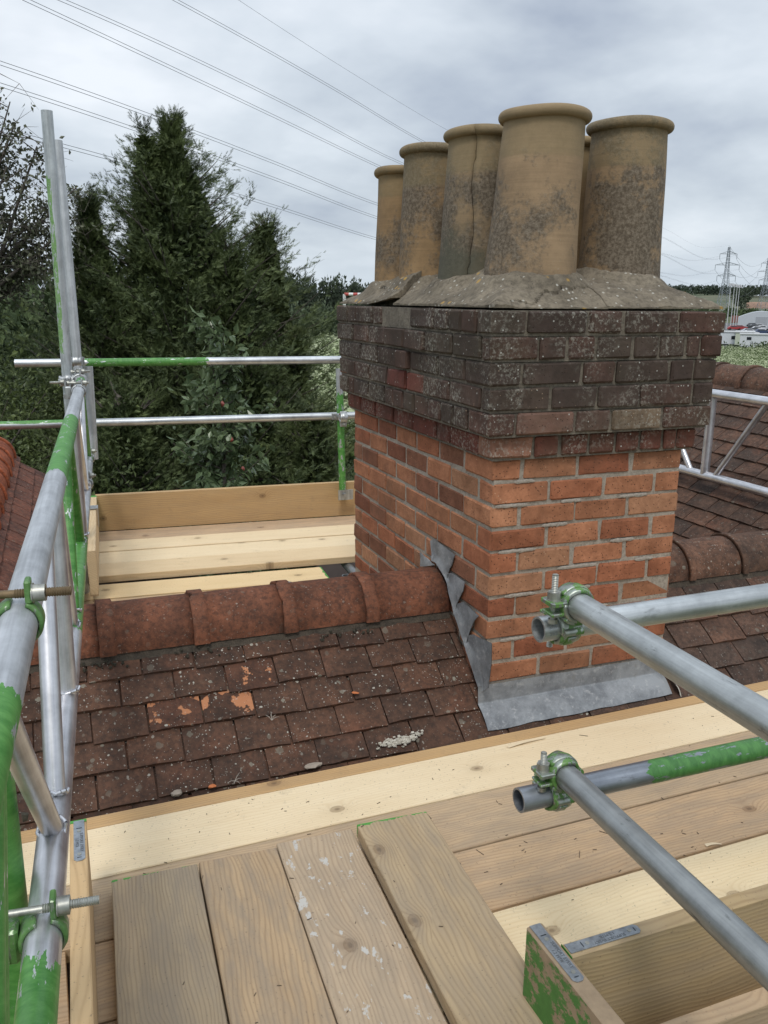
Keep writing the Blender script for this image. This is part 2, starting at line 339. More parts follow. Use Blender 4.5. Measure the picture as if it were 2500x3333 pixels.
def pot_mat(name, seed, soot_lo, soot_hi, tint, green=0.0, zsoot=0.3):
    t = mat(name); v = t.tc.outputs['Object']; x, y, z = t.sep(v)
    sv = t.map(v, (1, 1, 1), (seed, seed * 1.7, 0))
    fine = t.noise(t.comb(t.math('MULTIPLY', x, 4), t.math('MULTIPLY', y, 4), t.math('MULTIPLY', z, 150)), 1.0, 4, 0.6)
    n = t.noise(sv, 7.0, 6, 0.7); n2 = t.noise(sv, 48.0, 5, 0.72)
    c = t.mix(t.ramp(t.math('ADD', t.math('MULTIPLY', n, 0.72), t.math('MULTIPLY', fine, 0.28)), [(0.34, 0.0), (0.66, 1.0)]),
              tuple(a * 0.70 for a in tint), tuple(a * 1.18 for a in tint))
    big = t.noise(sv, 3.1, 5, 0.6)
    k = t.math('ADD', t.math('ADD', big, t.math('MULTIPLY', t.math('SUBTRACT', n2, 0.5), 0.34)), t.math('MULTIPLY', t.math('SUBTRACT', zsoot, z), 0.10))
    sm = t.ramp(k, [(soot_lo, 0.0), (soot_hi, 1.0)])
    gr = t.noise(sv, 90.0, 5, 0.75)
    c = t.mix(t.math('MULTIPLY', sm, 0.82), c, t.mix(t.ramp(gr, [(0.42, 0.0), (0.62, 1.0)]), (0.055, 0.044, 0.032), (0.20, 0.168, 0.128)))
    wl = t.math('MULTIPLY', t.ramp(t.noise(sv, 130.0, 4, 0.8), [(0.64, 0.0), (0.70, 1.0)]), t.ramp(n, [(0.5, 0.0), (0.6, 1.0)]))
    c = t.mix(t.math('MULTIPLY', wl, 0.6), c, (0.42, 0.39, 0.32))
    if green:
        gz = t.math('ADD', z, t.math('MULTIPLY', t.math('SUBTRACT', n, 0.5), 0.35))
        gz = t.math('ADD', gz, t.math('MULTIPLY', t.math('SUBTRACT', n2, 0.5), 0.12))
        c = t.mix(t.math('MULTIPLY', t.ramp(gz, [(green - 0.03, 1.0), (green + 0.05, 0.0)]), 0.86), c, t.mix(n2, (0.045, 0.046, 0.032), (0.125, 0.118, 0.080)))
    rz = t.ramp(z, [(0.44, 0.0), (0.455, 1.0)])
    c = t.mix(t.math('MULTIPLY', rz, 0.45), c, t.mix(n2, (0.15, 0.115, 0.055), (0.30, 0.24, 0.13)))
    t.link(c, t.b.inputs['Base Color']); t.b.inputs['Roughness'].default_value = 0.75
    t.b.inputs['Specular IOR Level'].default_value = 0.35
    h = t.math('ADD', t.math('MULTIPLY', fine, 0.35), t.math('ADD', t.math('MULTIPLY', n2, 0.4), t.math('MULTIPLY', t.math('MULTIPLY', sm, gr), 0.9)))
    t.link(bump(t, h, 0.55, 0.0025), t.b.inputs['Normal'])
    return t.m

def lead_mat():
    t = mat('oxidised_sheet_lead'); v = t.tc.outputs['Object']
    n = t.noise(v, 9.0, 8, 0.75, 0.0); n2 = t.noise(v, 45.0, 5, 0.75)
    c = t.mix(t.ramp(n, [(0.38, 0.0), (0.60, 1.0)]), (0.16, 0.17, 0.18), (0.30, 0.315, 0.325))
    c = t.mix(t.math('MULTIPLY', t.ramp(n2, [(0.55, 0.0), (0.68, 1.0)]), 0.5), c, (0.50, 0.50, 0.49))
    c = t.mix(t.math('MULTIPLY', t.ramp(t.noise(v, 16.0, 5, 0.8), [(0.60, 0.0), (0.72, 1.0)]), 0.4), c, (0.19, 0.165, 0.125))
    t.link(c, t.b.inputs['Base Color']); t.b.inputs['Metallic'].default_value = 0.25; t.b.inputs['Roughness'].default_value = 0.6
    t.link(bump(t, t.math('ADD', n, t.math('MULTIPLY', n2, 0.3)), 0.5, 0.006), t.b.inputs['Normal'])
    return t.m
M_lead = lead_mat()

def leaf_mat(name, c1, c2, scale=1.2, gloss=0.5, trans=0.25):
    t = mat(name); g = t.new('ShaderNodeNewGeometry')
    n = t.noise(g.outputs['Position'], scale, 3, 0.6); r = g.outputs['Random Per Island']
    k = t.math('ADD', t.math('MULTIPLY', t.ramp(n, [(0.35, 0.0), (0.65, 1.0)]), 0.55), t.math('MULTIPLY', r, 0.45))
    c = t.mix(k, c1, c2)
    t.link(c, t.b.inputs['Base Color']); t.b.inputs['Roughness'].default_value = gloss
    t.b.inputs['Specular IOR Level'].default_value = 0.35
    if trans:
        tr = t.new('ShaderNodeBsdfTranslucent'); t.link(c, tr.inputs[0])
        ad = t.new('ShaderNodeMixShader'); ad.inputs[0].default_value = trans
        t.link(t.b.outputs[0], ad.inputs[1]); t.link(tr.outputs[0], ad.inputs[2])
        t.link(ad.outputs[0], [q for q in t.n if q.type == 'OUTPUT_MATERIAL'][0].inputs[0])
    return t.m

# ------------------------------------------------------------------ object helpers
def tag(o, label=None, cat=None, group=None, kind=None):
    for k, v in (('label', label), ('category', cat), ('group', group), ('kind', kind)):
        if v: o[k] = v
    return o
def empty(name, loc, label, cat, group=None):
    o = bpy.data.objects.new(name, None); o.location = loc; o.empty_display_size = 0.1; col.objects.link(o)
    return tag(o, label, cat, group)
def link(name, me, parent=None, M=None, m=None, color=None):
    """link mesh as an object; M is its WORLD matrix. All parents are unrotated, unscaled."""
    o = bpy.data.objects.new(name, me); col.objects.link(o)
    if m is not None and not me.materials: me.materials.append(m)
    if M is None: M = Matrix.Identity(4)
    if parent is not None:
        o.parent = parent
        P = parent.matrix_basis if parent.parent is None else parent.parent.matrix_basis @ parent.matrix_basis
        o.matrix_basis = P.inverted() @ M
    else: o.matrix_basis = M
    if color: o.color = (*color, 1)
    return o
class MB:
    def __init__(s): s.v = []; s.f = []; s.sm = []
    def add(s, vs, fs, smooth=False):
        b = len(s.v); s.v += [tuple(v) for v in vs]; s.f += [tuple(i + b for i in f) for f in fs]; s.sm += [smooth] * len(fs)
    def box(s, lo, hi, M=None, jit=0.0, ch=0.0):
        if ch <= 0:
            vs = [(x, y, z) for x in (lo[0], hi[0]) for y in (lo[1], hi[1]) for z in (lo[2], hi[2])]
            fs = [(0, 1, 3, 2), (4, 6, 7, 5), (0, 4, 5, 1), (2, 3, 7, 6), (0, 2, 6, 4), (1, 5, 7, 3)]
            if jit: vs = [tuple(c + rnd.uniform(-jit, jit) for c in v) for v in vs]
        else:
            vs = []; idx = {}
            for ax in range(3):
                for sx in (0, 1):
                    for sy in (0, 1):
                        for sz in (0, 1):
                            s3 = (sx, sy, sz); p = [0, 0, 0]
                            for k in range(3):
                                base = hi[k] if s3[k] else lo[k]
                                p[k] = base if k == ax else base + (-ch if s3[k] else ch)
                                if jit: p[k] += rnd.uniform(-jit, jit)
                            idx[(ax, sx, sy, sz)] = len(vs); vs.append(tuple(p))
            fs = []
            for sx in (0, 1):
                q = [idx[(0, sx, a, b)] for a, b in ((0, 0), (1, 0), (1, 1), (0, 1))]; fs.append(tuple(q if sx else q[::-1]))
                q = [idx[(1, a, sx, b)] for a, b in ((0, 0), (0, 1), (1, 1), (1, 0))]; fs.append(tuple(q if sx else q[::-1]))
                q = [idx[(2, a, b, sx)] for a, b in ((0, 0), (1, 0), (1, 1), (0, 1))]; fs.append(tuple(q if sx else q[::-1]))
            for a in (0, 1):
                for b in (0, 1):
                    fs.append((idx[(0, a, b, 0)], idx[(0, a, b, 1)], idx[(1, a, b, 1)], idx[(1, a, b, 0)]))
                    fs.append((idx[(0, a, 0, b)], idx[(0, a, 1, b)], idx[(2, a, 1, b)], idx[(2, a, 0, b)]))
                    fs.append((idx[(1, 0, a, b)], idx[(1, 1, a, b)], idx[(2, 1, a, b)], idx[(2, 0, a, b)]))
                    for c in (0, 1): fs.append((idx[(0, a, b, c)], idx[(1, a, b, c)], idx[(2, a, b, c)]))
        if M is not None: vs = [tuple(M @ Vector(v)) for v in vs]
        s.add(vs, fs)
    def tube(s, p0, p1, r, n=12, r1=None, cap=True, wall=0.0):
        p0 = Vector(p0); p1 = Vector(p1); r1 = r if r1 is None else r1
        d = (p1 - p0).normalized(); a = d.orthogonal().normalized(); b = d.cross(a)
        A = [(a * math.cos(2 * math.pi * i / n) + b * math.sin(2 * math.pi * i / n)) for i in range(n)]
        vs = [p0 + q * r for q in A] + [p1 + q * r1 for q in A]
        fs = [(i, (i + 1) % n, n + (i + 1) % n, n + i) for i in range(n)]
        s.add(vs, fs, True)
        if wall:
            vi = [p0 + q * (r - wall) for q in A] + [p1 + q * (r1 - wall) for q in A]
            s.add(vi, [(i, n + i, n + (i + 1) % n, (i + 1) % n) for i in range(n)], True)
            for k, (o_, i_) in enumerate(((vs[:n], vi[:n]), (vs[n:], vi[n:]))):
                f = [(i, n + i, n + (i + 1) % n, (i + 1) % n) for i in range(n)]
                if k: f = [q[::-1] for q in f]
                s.add(list(o_) + list(i_), f)
        elif cap:
            s.add([p0 + q * r for q in A], [tuple(range(n))[::-1]]); s.add([p1 + q * r1 for q in A], [tuple(range(n))])
    def path(s, pts, radii, n=6):
        for i in range(len(pts) - 1): s.tube(pts[i], pts[i + 1], radii[i], n, radii[i + 1], cap=False)
    def mesh(s, name, m=None):
        me = bpy.data.meshes.new(name); me.from_pydata(s.v, [], s.f)
        me.polygons.foreach_set('use_smooth', s.sm); me.update()
        if m: me.materials.append(m)
        return me
def axisM(p0, p1, roll=0.0):
    """matrix whose Z runs from p0 to p1"""
    p0 = Vector(p0); d = (Vector(p1) - p0)
    q = d.to_track_quat('Z', 'Y').to_matrix().to_4x4() @ Matrix.Rotation(roll, 4, 'Z'); q.translation = p0
    return q
def tube_obj(name, p0, p1, m, parent=None, r=0.02415, n=32, wall=0.004, roll=0.0):
    L = (Vector(p1) - Vector(p0)).length
    b = MB(); k = max(1, int(L / 0.5)) if False else 1
    b.tube((0, 0, 0), (0, 0, L), r, n, wall=wall)
    return link(name, b.mesh(name, m), parent, axisM(p0, p1, roll))
def grid(nx, ny, fn):
    vs = [fn(i / nx, j / ny) for j in range(ny + 1) for i in range(nx + 1)]
    fs = [(j * (nx + 1) + i, j * (nx + 1) + i + 1, (j + 1) * (nx + 1) + i + 1, (j + 1) * (nx + 1) + i) for j in range(ny) for i in range(nx)]
    return vs, fs

# ================================================================== GROUND AND FAR SETTING
GZ = -7.2
def ground_mat():
    t = mat('rough_grassland'); v = t.new('ShaderNodeNewGeometry').outputs['Position']
    n = t.noise(v, 0.05, 6, 0.6); n2 = t.noise(v, 0.9, 5, 0.7)
    c = t.mix(t.ramp(n, [(0.35, 0.0), (0.65, 1.0)]), (0.062, 0.085, 0.030), (0.115, 0.125, 0.055))
    c = t.mix(t.math('MULTIPLY', n2, 0.5), c, (0.05, 0.06, 0.025))
    t.link(c, t.b.inputs['Base Color']); t.b.inputs['Roughness'].default_value = 0.95; return t.m
b = MB(); vs, fs = grid(60, 60, lambda u, v: ((u - 0.5) * 9000, (v - 0.45) * 9000, GZ + (0 if max(abs(u - .5), abs(v - .45)) < .12 else 0)))
b.add(vs, fs); tag(link('ground', b.mesh('ground', ground_mat())), 'rough green grassland spreading below the roof to the horizon', None, None, 'structure')
def hill_mat(name, c1, c2, sc_=0.01):
    t = mat(name); v = t.new('ShaderNodeNewGeometry').outputs['Position']
    n = t.noise(v, sc_, 6, 0.65)
    c = t.mix(t.ramp(n, [(0.42, 0.0), (0.56, 1.0)]), c1, c2)
    t.link(c, t.b.inputs['Base Color']); t.b.inputs['Roughness'].default_value = 1.0; return t.m
def pdir(px):
    """horizontal unit direction of a photo column"""
    d = fw + r2 * ((px - 1250) / FPX) + u2 * ((1666 - 960) / FPX)
    return Vector((d.x, d.y, 0)).normalized()
def far(px, dist, z=GZ):
    p = Vector((CX, CY, 0)) + pdir(px) * dist; p.z = z; return p
def ridge(name, label, dist, depth, pxa, pxb, hfun, m, n=80):
    b = MB(); pts = []
    for i in range(n + 1):
        px = pxa + (pxb - pxa) * i / n; h = hfun(px)
        a = far(px, dist - depth, GZ - 1); t_ = far(px, dist, GZ + h); bk = far(px, dist + depth, GZ - 1)
        pts += [a, far(px, dist - depth * .5, GZ + h * .62), t_, bk]
    fs = [(4 * i + k, 4 * i + 4 + k, 4 * i + 5 + k, 4 * i + 1 + k) for i in range(n) for k in range(3)]
    b.add(pts, fs, True); o = link(name, b.mesh(name, m)); tag(o, label, None, None, 'structure'); return o
N = lambda x, s=1.0: mnoise.noise(Vector((x * s, 3.3, 1.7)))
ridge('hills', 'low wooded hill and fields on the horizon right of the chimney', 1500, 500, 1500, 4200, lambda p: 22 + 6 * N(p, 0.004) + 3 * N(p, 0.02), hill_mat('hill_fields', (0.075, 0.095, 0.050), (0.13, 0.125, 0.075)))
ridge('hills', 'faint hills behind the far trees on the left', 1900, 500, -2600, 1600, lambda p: 18 + 6 * N(p, 0.005), hill_mat('hill_woods', (0.05, 0.07, 0.045), (0.08, 0.10, 0.06)))

# ---- foliage generators (numpy)
def np_mesh(name, V, F, m, smooth=False):
    me = bpy.data.meshes.new(name); nv = len(V); nf = len(F); k = F.shape[1]
    me.vertices.add(nv); me.vertices.foreach_set('co', V.astype(np.float32).ravel())
    me.loops.add(nf * k); me.loops.foreach_set('vertex_index', F.astype(np.int32).ravel())
    me.polygons.add(nf); me.polygons.foreach_set('loop_start', np.arange(0, nf * k, k, dtype=np.int32))
    me.polygons.foreach_set('loop_total', np.full(nf, k, dtype=np.int32))
    me.update(calc_edges=True)
    if m: me.materials.append(m)
    return me
def frames(dirs, g):
    """orthonormal frames with X along dirs and random roll"""
    d = dirs / np.linalg.norm(dirs, axis=1, keepdims=True)
    a = g.normal(size=d.shape); a -= (a * d).sum(1, keepdims=True) * d; a /= np.linalg.norm(a, axis=1, keepdims=True)
    return d, a, np.cross(d, a)
def scatter(T, pos, dirs, size, g):
    """copies of template triangles T (n,3,3) at pos with X along dirs"""
    d, a, c = frames(dirs, g); n = len(pos); t = T.reshape(-1, 3)
    V = (t[None, :, 0:1] * d[:, None] + t[None, :, 1:2] * a[:, None] + t[None, :, 2:3] * c[:, None]) * size[:, None, None] + pos[:, None]
    V = V.reshape(-1, 3); return V, np.arange(len(V)).reshape(-1, 3)
def frond_template(k=4):
    tr = []
    def leaf(x0, y0, x1, y1, w, dz=0):
        dx, dy = x1 - x0, y1 - y0; l = math.hypot(dx, dy); nx, ny = -dy / l * w, dx / l * w
        tr.append([(x0 + nx, y0 + ny, 0), (x0 - nx, y0 - ny, 0), (x1, y1, dz)])
    leaf(0, 0, 1.0, 0, 0.034)
    for i in range(k):
        s = 0.10 + 0.26 * i; l = 0.54 * (1 - 0.2 * i)
        leaf(s, 0, s + l * .80, l * .46, 0.034, -0.08); leaf(s, 0, s + l * .80, -l * .46, 0.034, -0.08)
    return np.array(tr)
FROND = frond_template(3)
LEAF = np.array([[(0, 0, 0), (0.45, 0.27, 0.06), (1, 0, -0.05)], [(0, 0, 0), (1, 0, -0.05), (0.45, -0.27, 0.06)]])

def conifer(base, top, radf, seed, n_br, per, m, label, size=0.125, group='conifers behind the platform', lean=(0, 0)):
    g = np.random.default_rng(seed); H = top - base[2]
    o = empty('cypress_tree', base, label, 'tree', group)
    P, D, S = [], [], []; tw = MB()
    for i in range(n_br):
        u = g.random() ** 0.75; z = u * H * 0.985; d_top = H - z
        L = radf(d_top) * (0.58 + 0.66 * g.random() ** 1.3); az = g.random() * 6.283
        rise = 0.30 + 0.55 * g.random() + 0.6 * max(0, 1 - d_top / 2.0)
        hd = np.array([math.cos(az), math.sin(az), 0.0]); c0 = np.array([lean[0] * z / H, lean[1] * z / H, z])
        nb = max(3, int(per * .86 * (0.22 + L / 2.2) / 9))
        s_ = 1 - (g.random(nb) ** 1.35) * 0.72; s_[0] = 0.96
        st = c0 + hd * (s_ * L)[:, None]; st[:, 2] += rise * L * s_ ** 1.6 * 0.7 - 0.10 * L * np.sin(s_ * 3.1)
        a2 = az + g.normal(size=nb) * 0.75; a2[0] = az
        bd = np.stack([np.cos(a2), np.sin(a2), 0.30 + rise * .55 + g.normal(size=nb) * .22], 1); bd /= np.linalg.norm(bd, axis=1, keepdims=True)
        bl = (0.16 + 0.26 * g.random(nb)) * (0.55 + 0.35 * min(1.6, L)) ; k = 9
        t_ = np.tile((np.arange(k) + .5) / k, (nb, 1)) + g.normal(size=(nb, k)) * .05
        p = st[:, None] + bd[:, None] * (t_ * bl[:, None])[..., None] + g.normal(size=(nb, k, 3)) * (0.030 * (1.25 - t_))[..., None]
        p[..., 2] -= 0.10 * t_ ** 2 * bl[:, None]
        dd = bd[:, None] + g.normal(size=(nb, k, 3)) * (0.52 * (1.15 - .75 * t_))[..., None]
        P.append(p.reshape(-1, 3)); D.append(dd.reshape(-1, 3)); S.append((size * (1.05 - .35 * t_) * (0.7 + 0.5 * g.random((nb, k)))).ravel())
        if i % 3 == 0:
            b0 = Vector(c0); b1 = b0 + Vector(hd * L * 0.5) + Vector((0, 0, rise * L * .2)); b2_ = b0 + Vector(hd * L * .95) + Vector((0, 0, rise * L * .68))
            tw.path([b0, b1, b2_], [0.035, 0.018, 0.004], 5)
    ni = int(n_br * 9); zi = g.random(ni) ** .7 * H * .96; di = H - zi; ri = np.array([radf(a) for a in di]) * .52 * np.sqrt(g.random(ni)); ai = g.random(ni) * 6.283
    P.append(np.stack([lean[0] * zi / H + ri * np.cos(ai), lean[1] * zi / H + ri * np.sin(ai), zi], 1)); D.append(np.stack([np.cos(ai), np.sin(ai), .5 + 0 * ai], 1) + g.normal(size=(ni, 3)) * .5); S.append(np.full(ni, size * 1.15))
    V, F = scatter(FROND, np.vstack(P), np.vstack(D), np.concatenate(S), g)
    nj = int(n_br * 26); zi = g.random(nj) ** .7 * H * .97; di = H - zi; ri = np.array([radf(a) for a in di]) * .56 * np.sqrt(g.random(nj)); ai = g.random(nj) * 6.283
    V2, F2 = scatter(LEAF, np.stack([lean[0] * zi / H + ri * np.cos(ai), lean[1] * zi / H + ri * np.sin(ai), zi + ri * .35], 1), np.stack([np.cos(ai), np.sin(ai), .6 + 0 * ai], 1) + g.normal(size=(nj, 3)) * .5, np.full(nj, .12), g)
    F2 = F2 + len(V); V = np.vstack([V, V2]); F = np.vstack([F, F2])
    link('crown', np_mesh('crown', V, F, m), o, Matrix.Translation(base))
    tw.path([(0, 0, 0), (lean[0] * .5, lean[1] * .5, H * .5), (lean[0], lean[1], H * 0.97)], [0.2, 0.12, 0.012], 8)
    link('trunk', tw.mesh('trunk', M_bark), o, Matrix.Translation(base))
    return o
M_cyp = leaf_mat('cypress_foliage', (0.011, 0.024, 0.010), (0.155, 0.195, 0.070), 2.1, 0.6, 0.0)  # both cypress greens: dark end deepened for crown shadow, light end raised for highlights
M_cyp2 = leaf_mat('cypress_foliage_olive', (0.013, 0.025, 0.010), (0.145, 0.175, 0.060), 1.9, 0.6, 0.0)
conifer((0.66, 12.3, GZ), 4.12, lambda d: .30 * d ** .8 if d < .8 else .251 + .80 * (d - .8) ** .78, 11, 900, 125, M_cyp, 'tall dark conifer with pointed tips rising left of the chimney')
conifer((0.26, 12.2, GZ), 3.98, lambda d: 0.30 * d ** 0.8, 12, 220, 90, M_cyp, 'slim second leader of conifer beside the tallest tip')
conifer((1.88, 12.2, GZ), 2.66, lambda d: 0.26 * d ** .8 if d < .5 else .15 + .44 * (d - .5) ** .75, 13, 480, 110, M_cyp2, 'shorter conifer with a nodding tip nearer the chimney pots', lean=(.22, 0))
conifer((-0.48, 12.0, GZ), 2.95, lambda d: 0.24 * d ** .8 if d < .6 else .16 + .42 * (d - .6) ** .9, 14, 420, 105, M_cyp, 'conifer shoulder left of the tallest tip beside the scaffold poles', lean=(-.2, 0))
conifer((1.35, 11.6, GZ), 2.2, lambda d: 0.60 * d ** 0.75, 19, 380, 105, M_cyp, 'conifer between the tallest tree and the nodding one')
conifer((2.28, 11.0, GZ), 0.85, lambda d: 0.22 * d ** 0.8, 15, 300, 100, M_cyp2, 'low olive conifer immediately left of the chimney stack')
conifer((1.35, 10.4, GZ), 0.45, lambda d: 0.72 * d ** 0.6, 16, 330, 110, M_cyp, 'dark conifer rising behind the middle of the back guard rails')
conifer((-0.5, 10.1, GZ), 0.0, lambda d: 0.80 * d ** 0.55, 17, 320, 110, M_cyp, 'dark low conifer behind the left end of back toe board')
conifer((2.15, 9.6, GZ), -0.15, lambda d: 0.42 * d ** 0.7, 18, 300, 100, M_cyp2, 'small bushy conifer behind the green painted post')

def broadleaf(base, blobs, seed, n, leaf, m, label, name='broadleaf_tree', group=None, limbs=None, spread=1.0, cat='tree', inner=True):
    g = np.random.default_rng(seed)
    o = empty(name, base, label, cat, group); P, D = [], []
    tw = MB(); vol = np.array([bb[3] * bb[4] for bb in blobs]); vol = vol / vol.sum()
    for (x, y, z, rx, rz), f in zip(blobs, vol):
        k = int(n * f); nc = max(3, int(k / 45))
        q = g.normal(size=(nc, 3)); q /= np.linalg.norm(q, axis=1, keepdims=True)
        q *= (g.random(nc) ** (0.35))[:, None]
        cc = q * np.array([rx, rx, rz]) + np.array([x, y, z])
        idx = g.integers(0, nc, k)
        p = cc[idx] + g.normal(size=(k, 3)) * min(rx, rz) * 0.20 * spread
        P.append(p); D.append((q[idx] + g.normal(size=(k, 3)) * 0.9 + np.array([0, 0, -0.15])))
        for c in cc[:: max(1, nc // 14)]:
            tw.path([(x, y, z - rz * .6), tuple((Vector((x, y, z - rz * .6)) + Vector(c)) / 2 + Vector((0, 0, .1))), tuple(c)], [0.03, 0.016, 0.004], 5)
    P = np.vstack(P); D = np.vstack(D)
    V, F = scatter(LEAF, P, D, leaf * (0.6 + 0.7 * g.random(len(P))), g)
    link('crown', np_mesh('crown', V, F, m), o, Matrix.Translation(base))
    x, y, z = blobs[0][:3]
    tw.path([(0, 0, 0), (x * .4, y * .4, z * .5), (x, y, z)], [0.16, 0.11, 0.03], 8)
    for bb in blobs[1:]: tw.path([(x * .4, y * .4, z * .5), ((x * .4 + bb[0]) / 2, (y * .4 + bb[1]) / 2, (z * .5 + bb[2]) / 2 + .2), bb[:3]], [0.08, 0.05, 0.02], 6)
    link('trunk', tw.mesh('trunk', M_bark), o, Matrix.Translation(base)); return o
M_leafA = leaf_mat('hedge_leaves', (0.026, 0.042, 0.016), (0.20, 0.25, 0.085), 1.0, 0.45, 0.25)
M_leafB = leaf_mat('grey_green_leaves', (0.045, 0.05, 0.032), (0.16, 0.17, 0.10), 1.6, 0.4, 0.15)
M_leafC = leaf_mat('pear_leaves', (0.045, 0.075, 0.032), (0.19, 0.25, 0.125), 2.5, 0.25, 0.25)
# mixed hedge at the far left
for i, (x, y, z, r_, s, lab) in enumerate(((-2.6, 11.2, 0.9, 1.7, 1, 'bushy hedge tree at the far left below the speckled tree'), (-1.6, 9.4, -0.9, 1.5, 2, 'pale green shrub behind the left end of the top guard rail'),
                                      (-3.2, 9.0, -0.6, 1.5, 3, 'leafy shrub at the left frame edge behind the lower rail'), (-1.9, 12.6, 0.3, 1.1, 4, 'olive bush between speckled tree and tall conifer'),
                                      (-2.2, 7.4, -2.2, 1.5, 5, 'yellow green shrub just above the red ridge tiles'))):
    broadleaf((x, y, GZ), [(0, 0, z - GZ - r_, r_, r_), (0.7, 0.2, z - GZ - 2 * r_, r_, r_), (-0.6, 0, z - GZ - 2.2 * r_, r_, r_), (0, 0, z - GZ - 3.2 * r_, r_ * 1.2, r_)],
              30 + s, 24000, 0.075, M_leafA, lab, 'hedge_tree', 'hedge shrubs at the left')
# airy speckled tree, upper left
def airy_tree():
    base = Vector((-2.62, 11.3, GZ)); g = np.random.default_rng(5)
    o = empty('birch_tree', base, 'airy tree with small dark leaves against the sky, upper left', 'tree'); tw = MB()
    P, D = [], []
    T0 = Vector((0, 0, 8.2)); tw.path([(0, 0, 0), (0.05, 0, 4.5), T0], [0.2, 0.16, 0.12], 8)
    mains = []
    for k, (tx, ty, tz) in enumerate(((1.45, .1, 9.3), (1.5, .3, 9.85), (1.3, -.1, 10.5), (1.0, .2, 11.1), (.65, 0, 11.6), (.2, .2, 11.8), (1.7, -.2, 9.5), (1.0, .4, 9.5), (.9, -.3, 10.2), (.6, .5, 10.8), (-.4, .1, 11.6), (.2, 0, 11.1), (1.2, 0, 8.95), (1.78, 0.1, 10.0), (.5, 0, 9.7), (.1, .3, 10.3), (.75, .1, 11.3), (.45, -.2, 11.7), (1.05, 0, 10.8), (.8, .3, 10.5))):
        e = Vector((tx, ty, tz)); m1 = T0 + (e - T0) * .45 + Vector((g.normal() * .12, g.normal() * .2, -.15))
        tw.path([T0, m1, e], [0.06, 0.032, 0.008], 6); mains.append((m1, e))
    for m1, e in mains:
        for _ in range(19):
            s = g.random(); a = m1.lerp(e, s); v = Vector((g.normal(), g.normal(), g.normal() * .7)) * 0.30
            b_ = a + v; tw.path([a, a + v * .5 + Vector((0, 0, .05)), b_], [0.010, 0.007, 0.002], 4)
            for j in range(2):
                w2 = b_ + Vector((g.normal(), g.normal(), g.normal() - .3)) * .17
                tw.path([b_, w2], [0.004, 0.0015], 4)
                n = 12; t_ = g.random(n); q = np.array(a)[None] * (1 - t_)[:, None] + np.array(w2 if g.random() < .6 else b_)[None] * t_[:, None]
                P.append(q + g.normal(size=(n, 3)) * 0.055); D.append(g.normal(size=(n, 3)) + np.array([0, 0, -.7]))
    P = np.vstack(P); D = np.vstack(D)
    V, F = scatter(LEAF, P, D, 0.072 * (.6 + .7 * g.random(len(P))), g)
    link('crown', np_mesh('crown', V, F, M_leafB), o, Matrix.Translation(base)); link('trunk', tw.mesh('trunk', M_bark), o, Matrix.Translation(base))
airy_tree()
# pear tree in front of the conifers
def pear():
    base = Vector((-0.12, 4.9, GZ)); g = np.random.default_rng(9)
    o = empty('pear_tree', base, 'slender pear tree with glossy curling leaves and a few red fruits behind the toe board', 'tree'); tw = MB(); P, D = [], []
    top = Vector((0.02, 0.1, 8.25))
    tw.path([(0, 0, 0), (0.08, 0, 6.2), (0.13, 0, 7.4), top], [0.06, 0.028, 0.016, 0.004], 8)
    fr = MB()
    for i in range(64):
        z = 5.2 + 3.0 * g.random() ** 0.9; a = Vector((0.13 * min(1, z / 7.4), 0, z)); L = (0.16 + 0.18 * (8.3 - z)) * (.5 + .7 * g.random())
        az = g.random() * 6.28; e = a + Vector((math.cos(az) * L, math.sin(az) * L * .8, L * (.35 + .5 * g.random())))
        m1 = a.lerp(e, .5) + Vector((0, 0, -.04)); tw.path([a, m1, e], [0.008, 0.005, 0.002], 5)
        n = int(26 + 46 * L); t_ = g.random(n) ** .8
        P.append(np.array(a)[None] * (1 - t_)[:, None] + np.array(e)[None] * t_[:, None] + g.normal(size=(n, 3)) * 0.045)
        D.append(g.normal(size=(n, 3)) * .8 + np.array([math.cos(az) * .5, math.sin(az) * .5, -.25]))
    P = np.vstack(P); D = np.vstack(D)
    V, F = scatter(LEAF, P, D, 0.092 * (.6 + .65 * g.random(len(P))), g)
    link('crown', np_mesh('crown', V, F, M_leafC), o, Matrix.Translation(base)); link('trunk', tw.mesh('trunk', M_bark), o, Matrix.Translation(base))
    Mf = simple('pear_skin', (0.30, 0.07, 0.05), 0.4)
    for q in ((0.10, -.12, 7.62), (0.16, -.15, 7.32), (0.05, -.2, 6.72), (0.26, -.1, 7.05), (-.42, -.15, 6.33)):
        bm = bmesh.new(); bmesh.ops.create_uvsphere(bm, u_segments=10, v_segments=8, radius=0.019)
        for v in bm.verts: v.co.z *= 1.3; v.co.xy *= (1.0 if v.co.z < 0 else 1 - v.co.z * 14)
        me = bpy.data.meshes.new('fruit'); bm.to_mesh(me); bm.free(); link('fruit', me, o, Matrix.Translation(base + Vector(q)), Mf)
pear()

